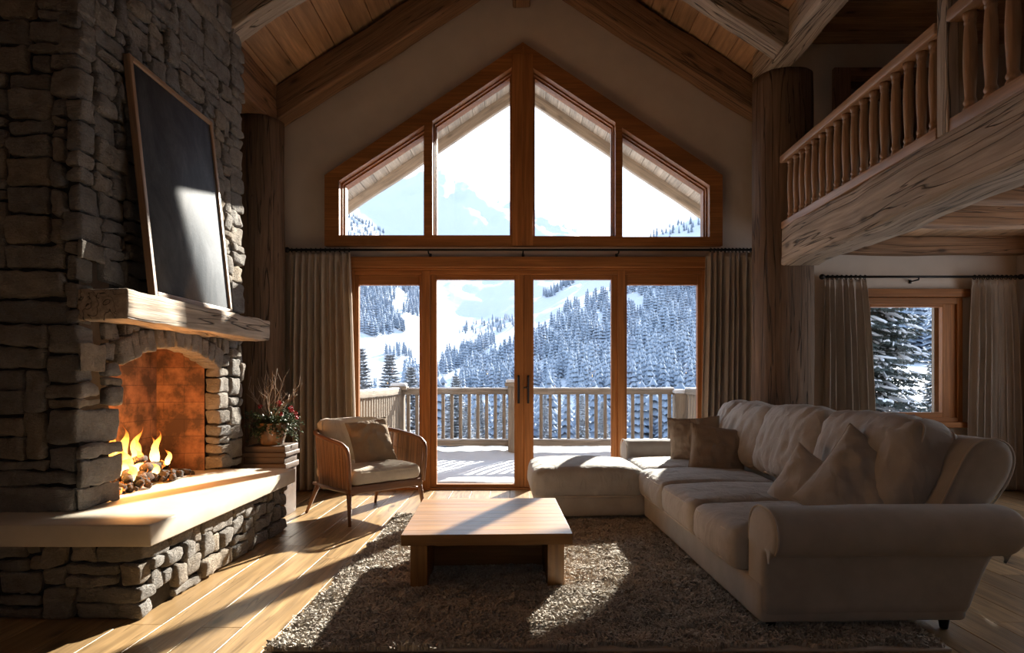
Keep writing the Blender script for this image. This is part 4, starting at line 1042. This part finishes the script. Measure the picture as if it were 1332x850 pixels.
for i in range(15):
    b = MB(); a = rr.uniform(0, 2*PI); dv = Vector((math.cos(a)*.42+.03, math.sin(a)*.3, 1)).normalized(); p = Vector((pc[0]-.02, pc[1], .80)); L = rr.uniform(.30, .50); P = [p]
    for q in range(9):
        dv = (dv+Vector((rr.gauss(0, .12), rr.gauss(0, .12), 0))).normalized(); p = p+dv*L/9; P.append(p.copy())
        if q > 2 and rr.random() < .75:
            d2 = (dv+Vector((rr.gauss(0, .7), rr.gauss(0, .7), .1))).normalized(); l2 = rr.uniform(.05, .13)
            b.tube([tuple(p), tuple(p+d2*l2*.5+Vector((0, 0, .005))), tuple(p+d2*l2+Vector((0, 0, .02)))], [.0022, .0017, .001], 5)
    b.tube([tuple(v) for v in P], np.linspace(.0035, .0012, len(P)), 6); b.build('twig', tw, pot, smooth=True)
# ================================================================== DECK
b = MB(); z0 = -.06; y = 7.48
while y < 11.6:
    b.box(-2.4, 3.1, y, y+.135, z0-.03, z0, 'x'); y += .142
st(b.build('deck', M['deckwood'], bevel=.004))
n1, n2 = 130, 110
gx = np.linspace(-2.35, 3.05, n1); gy = np.linspace(7.95, 11.55, n2); GX, GY = np.meshgrid(gx, gy)
P = np.column_stack([GX.ravel(), GY.ravel(), GX.ravel()*0])
h = .012+.012*fbm(P, 1.5, 4, 3)+np.clip((GY.ravel()-10.15)/.25, 0, 1)*(.07+.03*fbm(P, 2.5, 9, 2))+np.clip((GY.ravel()-8.0)/.35, 0, 1)*.014
h = np.where((GY.ravel() < 8.0), -.02, h)
V = np.column_stack([P[:, 0], P[:, 1], z0+h]); Q = np.array([(j*n1+i, j*n1+i+1, (j+1)*n1+i+1, (j+1)*n1+i) for j in range(n2-1) for i in range(n1-1)])
b = MB(); b.add(V, Q); tag(b.build('deck_snow', M['snow'], smooth=True), 'snow lying on the wooden deck outside the glass doors', 'snow', kind='stuff')
dr = thing('deck_railing', 'weathered grey wooden railing with snow on it around the deck', 'railing', (.3, 10.7, z0)); 
RY = 10.7
def post(x, y, w=.075, h=1.14, cap=True):
    b = MB(); b.rb((x, y, z0+h/2), (w, w, h/2), .012, (6, 6, 14), .005, 7, 'z')
    o = b.build('post', M['deckwood'], dr, smooth=True)
    if cap:
        b = MB(); b.rb((x, y, z0+h+.03), (w+.05, w+.05, .032), .012, (8, 8, 5), .004, 8); b.build('post_cap', M['deckwood'], o, smooth=True)
    b = MB(); b.rb((x, y, z0+h+(.085 if cap else .02)), (w+.035, w+.035, .03), .028, (10, 10, 6), .006, 8); b.build('snow_cap', M['snow'], o, smooth=True)
post(-2.0, RY, .09, 1.10); post(-.13, RY, .085, 1.16); post(2.62, RY, .12, 1.06, False)
def railrun(p, q, nb):
    p = np.array(p); q = np.array(q); L = np.linalg.norm(q-p); a = math.atan2(q[1]-p[1], q[0]-p[0]); mid = (p+q)/2
    for (zc_, hh, wy) in ((z0+1.075, .045, .055), (z0+.235, .05, .04)):
        b = MB(); b.rb((mid[0], mid[1], zc_), (L/2, wy, hh), .01, (int(L/.1)+5, 6, 6), .006, 6, 'x', M=rot(0, 0, a)); b.build('rail', M['deckwood'], dr, smooth=True)
        b = MB(); b.rb((mid[0], mid[1], zc_+hh+.008), (L/2, wy-.005, .014), .012, (int(L/.08)+5, 8, 5), .006, 9, 'x', M=rot(0, 0, a)); b.build('rail_snow', M['snow'], dr, smooth=True)
    for i in range(nb):
        t = (i+.5)/nb; c = p+(q-p)*t
        b = MB(); b.rb((c[0], c[1], z0+.65), (.026, .022, .40), .005, (5, 5, 8), .003, 9, 'z', M=rot(0, 0, a)); b.build('baluster', M['deckwood'], dr, smooth=True)
railrun((-1.92, RY), (-.21, RY), 12); railrun((-.05, RY), (2.5, RY), 17)
railrun((-2.0, RY-.1), (-2.05, 7.6), 21); railrun((2.70, RY-.1), (2.78, 7.6), 21)

# ================================================================== TERRAIN
HZ = 495.0
PXC = np.array([-300, 300, 440, 460, 490, 525, 550, 567, 580, 592, 611, 628, 663, 700, 760, 800, 850, 915, 1000, 1170, 1300, 2000.])
def T_(*prs):
    a = np.array(prs, float).reshape(-1, 2); return np.interp(PXC, a[:, 0], a[:, 1])
ST = [(12, 'z', T_(-300, -3, 950, -3, 1130, -.9, 2000, -.6)), (30, 'z', T_(-300, -7, 900, -7, 1130, -.6, 2000, 0)), (60, 'z', T_(-300, -11, 900, -10, 1130, 1.5, 2000, 3)),
      (120, 'P', T_(-300, 590, 900, 590, 1130, 478, 2000, 470)), (200, 'P', T_(-300, 560, 900, 560, 1130, 462, 2000, 455)), (300, 'P', T_(-300, 520, 460, 530, 700, 535, 900, 520, 1130, 455, 2000, 440)),
      (420, 'P', T_(-300, 440, 440, 485, 525, 492, 570, 512, 620, 520, 670, 515, 700, 512, 760, 492, 850, 465, 915, 455, 1000, 450, 1170, 440, 2000, 420)),
      (600, 'P', T_(-300, 380, 440, 430, 525, 450, 570, 482, 620, 472, 670, 452, 700, 445, 760, 425, 800, 418, 850, 410, 915, 405, 1170, 380, 2000, 340)),
      (850, 'P', T_(-300, 310, 440, 372, 490, 385, 525, 410, 570, 440, 620, 440, 670, 418, 700, 412, 760, 385, 800, 369, 850, 352, 915, 340, 1170, 318, 2000, 280)),
      (1200, 'P', T_(-300, 260, 440, 318, 490, 330, 525, 365, 570, 402, 620, 408, 670, 388, 700, 378, 745, 365, 800, 338, 850, 303, 880, 284, 915, 264, 1000, 240, 1170, 235, 2000, 220)),
      (1700, 'P', T_(-300, 300, 440, 268, 470, 285, 505, 312, 550, 325, 620, 335, 700, 340, 760, 338, 850, 335, 1000, 320, 2000, 320)),
      (2300, 'P', T_(-300, 260, 300, 255, 440, 256, 460, 252, 490, 236, 525, 224, 550, 212, 567, 209, 580, 211, 592, 223, 611, 221, 628, 234, 663, 254, 700, 276, 760, 306, 800, 330, 850, 350, 1000, 360, 2000, 360)),
      (3000, 'P', T_(-300, 330, 580, 320, 2000, 400))]
cols = np.concatenate([np.arange(-300, 400, 14), np.arange(400, 960, 3), np.arange(960, 1320, 5), np.arange(1320, 2001, 16)]).astype(float)
ly = np.log(np.array([s[0] for s in ST]))
Zs = np.array([[ (v if k == 'z' else 1.2+(HZ-v)/850*y) for v in arr] for (y, k, arr) in ST])
Zc = np.array([np.interp(cols, PXC, Zs[i]) for i in range(len(ST))])
rows = np.exp(np.linspace(math.log(12.0), math.log(3000.), 330))
# interpolate angle-wise (z/y) for smoothness
An = (Zc-1.2)/np.exp(ly)[:, None]
def sm(a, k):
    w = np.hanning(k+2)[1:-1]; w /= w.sum(); return np.apply_along_axis(lambda r: np.convolve(np.pad(r, k//2, mode='edge'), w, 'valid'), 0, a)
A2 = np.array([np.interp(np.log(rows), ly, An[:, j]) for j in range(len(cols))]).T
A2 = sm(A2, 15)
CX, RYY = np.meshgrid(cols, rows)
TX = (CX-678)/850*RYY; TZ = 1.2+A2*RYY
PN = np.column_stack([TX.ravel(), RYY.ravel(), TX.ravel()*0])
rid = 1-2*np.abs(fbm(PN, 1/260., 3, 5, .55)); big = fbm(PN, 1/500., 8, 3); fine_ = fbm(PN, 1/45., 21, 3)
amp = np.clip((RYY.ravel()-150)/900, 0, 1)
TZ = TZ.ravel()+rid*amp*RYY.ravel()*.0085+big*amp*RYY.ravel()*.004+fine_*np.clip(RYY.ravel()/2000, 0, 1)*5.5+fbm(PN, 1/12., 30, 2)*.25
TV = np.column_stack([TX.ravel(), RYY.ravel(), TZ]); nc = len(cols); nr = len(rows)
II, JJ = np.meshgrid(np.arange(nr-1), np.arange(nc-1), indexing='ij'); q0 = (II*nc+JJ).ravel()
Q = np.stack([q0, q0+1, q0+nc+1, q0+nc], 1)
b = MB(); b.add(TV, Q); st(b.build('mountain_terrain', M['terrain'], smooth=True, origin=(0, 0, 0)))
ANG = ((TZ-1.2)/RYY.ravel()).reshape(nr, nc); PY = HZ-ANG*850
VIS = np.minimum.accumulate(PY, 0)
def ground(p, py):
    """terrain point first seen under picture height py in column p"""
    j = np.searchsorted(cols, p)-1; j = min(max(j, 0), nc-2)
    k = int(np.argmax(VIS[:, j] <= py))
    if VIS[k, j] > py or k == 0: return None
    y = rows[k]; f = (p-cols[j])/(cols[j+1]-cols[j]); z = (1-f)*(1.2+ANG[k, j]*y)+f*(1.2+ANG[k, j+1]*y)
    return ((p-678)/850*y, y, z)
def terrain_z(x, y):
    p = 678+850*x/y; j = min(max(np.searchsorted(cols, p)-1, 0), nc-2); k = min(max(np.searchsorted(rows, y)-1, 0), nr-2)
    f = (p-cols[j])/(cols[j+1]-cols[j]); g = (y-rows[k])/(rows[k+1]-rows[k])
    a = ANG[k, j]*(1-f)+ANG[k, j+1]*f; c = ANG[k+1, j]*(1-f)+ANG[k+1, j+1]*f
    return 1.2+(a*(1-g)+c*g)*y
def inpoly(x, y, P):
    r = False; n = len(P)
    for i in range(n):
        x1, y1 = P[i]; x2, y2 = P[(i+1) % n]
        if (y1 > y) != (y2 > y) and x < (x2-x1)*(y-y1)/(y2-y1)+x1: r = not r
    return r
# ---- conifers
def fir_template(layers, pts, seed, detail=0):
    r = np.random.RandomState(seed); V = []; T = []
    for i in range(layers):
        t = i/layers; z0_ = .12+.88*t; R0 = .19*(1-t)**.85+.012; dz = 1.5/layers
        n = len(V); V.append((0, 0, min(1, z0_+dz*.75)))
        for k in range(pts*2):
            a = 2*PI*(k+r.uniform(-.3, .3))/(pts*2); rr_ = R0*(r.uniform(.85, 1.2) if k % 2 == 0 else r.uniform(.45, .65)); V.append((rr_*math.cos(a), rr_*math.sin(a), z0_-(.03 if k % 2 == 0 else 0)*(1-t)))
        for k in range(pts*2): T.append((n, n+1+k, n+1+(k+1) % (pts*2)))
    n = len(V)
    for k in range(4): V.append((.015*math.cos(k*PI/2), .015*math.sin(k*PI/2), -.05)); 
    V.append((0, 0, .5))
    for k in range(4): T.append((n+k, n+(k+1) % 4, n+4))
    return np.array(V), np.array(T)
F_left = [(455, 372), (475, 372), (500, 392), (516, 415), (528, 432), (505, 437), (493, 436), (490, 441), (475, 436), (462, 430), (455, 440)]
F_left2 = [(474, 366), (549, 366), (549, 414), (530, 408), (512, 404), (497, 388)]
F_mid = [(566, 493), (578, 470), (600, 462), (630, 450), (640, 444), (646, 448), (620, 466), (596, 482), (566, 494)]
F_mid2 = [(592, 512), (604, 486), (625, 478), (645, 468), (668, 450), (694, 446), (694, 512)]
F_rock = [(596, 436), (606, 424), (640, 418), (668, 414), (668, 430), (645, 436), (610, 442)]
F_right = [(694, 446), (716, 426), (735, 408), (757, 395), (785, 388), (800, 374), (850, 350), (915, 330), (1000, 300), (1340, 270), (1340, 480), (1180, 474), (1100, 490), (980, 520), (694, 520)]
F_rt = [(704, 388), (725, 378), (745, 365), (748, 370), (715, 389)]
F_gr = [(845, 310), (915, 268), (1000, 262), (1100, 300), (1000, 300), (915, 330), (850, 350)]
F_low = [(440, 512), (1120, 512), (1120, 640), (440, 640)]
F_l3 = [(500, 462), (512, 456), (538, 462), (535, 468), (505, 468)]
F_l4 = [(520, 510), (530, 488), (549, 482), (549, 512)]
F_gl = [(440, 275), (470, 285), (505, 308), (440, 320)]
fr = random.Random(12); TR = []
def scatter(P, n, h0, h1, skip=0.0):
    xs = [p[0] for p in P]; ys = [p[1] for p in P]
    for _ in range(n):
        for _t in range(30):
            x = fr.uniform(min(xs), max(xs)); y = fr.uniform(min(ys), max(ys))
            if inpoly(x, y, P): break
        else: continue
        if skip and vn(np.array([[x/26., y/20., 0]]), 1, 5)[0] > skip: continue
        g = ground(x, y)
        if g is None: continue
        TR.append((*g, fr.uniform(h0, h1), fr.random()))
scatter(F_left, 340, 11, 17); scatter(F_left2, 330, 10, 17, .45); scatter(F_mid, 120, 11, 17); scatter(F_mid2, 330, 11, 18); scatter(F_rock, 70, 7, 11); scatter(F_right, 4600, 11, 18, .62)
scatter(F_rt, 60, 12, 18); scatter(F_gr, 300, 10, 16, .3); scatter(F_low, 420, 9, 13); scatter(F_l3, 26, 8, 12); scatter(F_l4, 40, 10, 15); scatter(F_gl, 120, 9, 14)
TR = [t for t in TR if t[1] > 55]
tpl = [fir_template(6, 5, s) for s in (1, 2, 3)]; tph = [fir_template(13, 8, s) for s in (4, 5, 6)]
order = sorted(range(len(TR)), key=lambda i: -TR[i][3]/TR[i][1]*(1 if 430 < 678+850*TR[i][0]/TR[i][1] < 930 or 1110 < 678+850*TR[i][0]/TR[i][1] < 1240 else .01))
hero = set(order[:285])
protos = []
for k in range(3):
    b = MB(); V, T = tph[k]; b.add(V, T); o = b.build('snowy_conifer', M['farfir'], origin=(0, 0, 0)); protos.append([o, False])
b = MB()
for i, (x, y, z, h, q) in enumerate(TR):
    if i in hero:
        k = i % 3; o, used = protos[k]
        if used: o = o.copy(); COL.objects.link(o)
        protos[k][1] = True
        o.location = (x, y, z-.3); o.scale = (h*(.85+.4*q), h*(.85+.4*q), h); o.rotation_euler = (0, 0, q*6)
        lowp = y < 350
        tag(o, 'frosted haze-toned conifer among many in the valley woods below the deck' if lowp else 'frosted haze-toned conifer among many on the slopes across the valley', 'tree', 'conifers in the valley below the deck' if lowp else 'conifers on the far slopes')
    else:
        V, T = tpl[i % 3]; a = q*6; c, s = math.cos(a), math.sin(a); w_ = h*(.85+.4*q)
        V2 = np.column_stack([(V[:, 0]*c-V[:, 1]*s)*w_+x, (V[:, 0]*s+V[:, 1]*c)*w_+y, V[:, 2]*h+z-.3]); b.add(V2, T, rnd=q)
tag(b.build('conifer_forest', M['farfir']), 'dense frosted haze-toned conifer forest covering the mountain slopes', 'forest', kind='stuff')
# ---- detailed fir (height 1 unit = 6.6 m tree)
def detailed_fir(seed):
    r = random.Random(seed); H = 7.4; need = MB(); snow = MB(); 
    Ps, Fs, _ = rbox(.5, .5, .5, .49, (5, 5, 5))
    z = .5; NV = []; NF = []; cnt = 0
    while z < H-.1:
        L0 = (H-z)*.215+.05
        nbr = 10 if L0 > .35 else 7
        off = r.random()*6
        for k in range(nbr):
            a = off+2*PI*(k+r.uniform(-.25, .25))/nbr; L = L0*r.uniform(.75, 1.12); dr_ = r.uniform(.15, .5); P = []
            for q in np.linspace(0, 1, 8): P.append(np.array([math.cos(a)*L*q, math.sin(a)*L*q, z-dr_*L*q*(1-.25*q)*.9+.06*q*q]))
            def spray(p, d, l, w, nn=7):
                nonlocal cnt
                d = d/np.linalg.norm(d); s_ = np.cross(d, [0, 0, 1.]); s_ /= max(np.linalg.norm(s_), 1e-6); u_ = np.cross(s_, d)
                for m_ in range(nn):
                    t = m_/nn; c0 = p+d*l*t; ww = w*(1-.6*t)*r.uniform(.8, 1.2)
                    for sg in (-1, 1):
                        tip = c0+d*ww*.7+s_*sg*ww+u_*r.uniform(-.6, .1)*ww; e_ = d*.022
                        NV.extend([c0-e_, tip, c0+e_+d*.012]); NF.append((cnt, cnt+1, cnt+2)); cnt += 3
                return s_, u_
            for j in range(1, 8):
                d = P[j]-P[j-1]; 
                spray(P[j-1], d, np.linalg.norm(d)*1.1, .085, 6)
                if j >= 2:
                    for sg in (-1, 1):
                        dd = d/np.linalg.norm(d)+sg*np.array([-math.sin(a), math.cos(a), 0])*r.uniform(.7, 1.1)+np.array([0, 0, -.25]); l = L*.30*r.uniform(.6, 1.1)*(1.15-j/9)
                        dd /= np.linalg.norm(dd); spray(P[j], dd, l*1.15, .085, 8)
                        if r.random() < .30:
                            c = P[j]+dd*l*.55+np.array([0, 0, .012]); an_ = math.atan2(dd[1], dd[0]); m_ = np.array(rot(0, .25, an_))[:3, :3]
                            V = (Ps*np.array([l*1.0, .055*r.uniform(.7, 1.3), .035*r.uniform(.6, 1.3)]))@m_.T+c; snow.add(V+fbm(V, 9, 2, 2)[:, None]*.012, Fs)
            for q0_ in (2, 4, 6):
              if r.random() < .5:
                c = (P[q0_]+P[q0_-1])/2+np.array([0, 0, .03]); l = L*.32; m_ = np.array(rot(0, dr_*.8, a))[:3, :3]
                V = (Ps*np.array([l*1.3, .10*r.uniform(.6, 1.2), .05]))@m_.T+c; snow.add(V+fbm(V, 7, 3, 2)[:, None]*.02, Fs)
        z += .17*(1-.35*z/H)
    need.add(np.array(NV), np.array(NF))
    tr_ = MB(); tr_.tube([(0, 0, -.5), (0, 0, H*.5), (0, 0, H*.98)], [.11, .07, .01], 8)
    return tr_, need, snow
tr_, need, snow_ = detailed_fir(5)
fir = thing('snow_laden_fir', 'big snow-laden fir standing just outside the small side window', 'tree', (8.6, 16, 0))
fir.location.z = terrain_z(8.62, 16)-.3+.0; fir['_w'] = [0, 0, 0]; fir.scale = (1, 1, 1.7)
tr_.build('trunk', M['bark'], fir, world=False, smooth=True); need.build('needles', M['needle'], fir, world=False); snow_.build('branch_snow', M['branchsnow'], fir, world=False, smooth=True)
FZ = fir.location.z
for x, y, s, rz, lab in ((7.8, 16, 0, 2.5, 'tall snowy fir added outside to block sun from the side window'), (-9.35, 38, 0, 1., 'tall snowy fir seen at the left edge of the doors above the railing'), (-8.25, 41, 0, 2.2, 'second snowy fir from the left, above the deck railing'), (-7.6, 45, 0, 4., 'smaller snowy fir right of the two tall ones behind the deck corner post'),  # first fir is added to keep sun out of the side window
                        (-5.2, 52, 0, .5, 'snowy fir low behind the railing, right of the corner post'), (15.2, 24, 0, 3., 'snowy fir partly seen at the right edge of the side window')):
    g = terrain_z(x, y); top = {7.8: 60, -9.35: 446, -8.25: 455, -7.6: 472, -5.2: 484, 15.2: 430}[x]
    zt = 1.2+(495-top)/850*y; s = (zt-g)/7.4
    o = dup(fir, (x, y, g-.2), rz, lab); o.scale = (s*1.3, s*1.3, s) if x < 0 else ((s, s, s) if x > 10 else (1.25, 1.25, s))
def frost(o):
    for c in o.children:
        if c.name.startswith('needles') and c.material_slots: c.material_slots[0].link = 'OBJECT'; c.material_slots[0].material = M['frostneedle']
for o in [o for o in bpy.data.objects if o.get('category') == 'tree' and not o.parent and o.type == 'EMPTY' and o.location.x < 0]: frost(o)
# young firs on the lower slope by the deck
for i in range(14):
    x = fr.uniform(-7, 7); y = fr.uniform(48, 90); g = terrain_z(x, y); zt = 1.2+(495-fr.uniform(508, 530))/850*y; s = (zt-g)/7.4
    if s < .3: continue
    o = dup(fir, (x, y, g-.2), fr.random()*6, 'snow-covered fir seen between the balusters of the deck railing', 'snowy firs seen through the railing'); o.scale = (s*.8, s*.8, s); frost(o)
for o in bpy.data.objects:
    if '_w' in o: del o['_w']
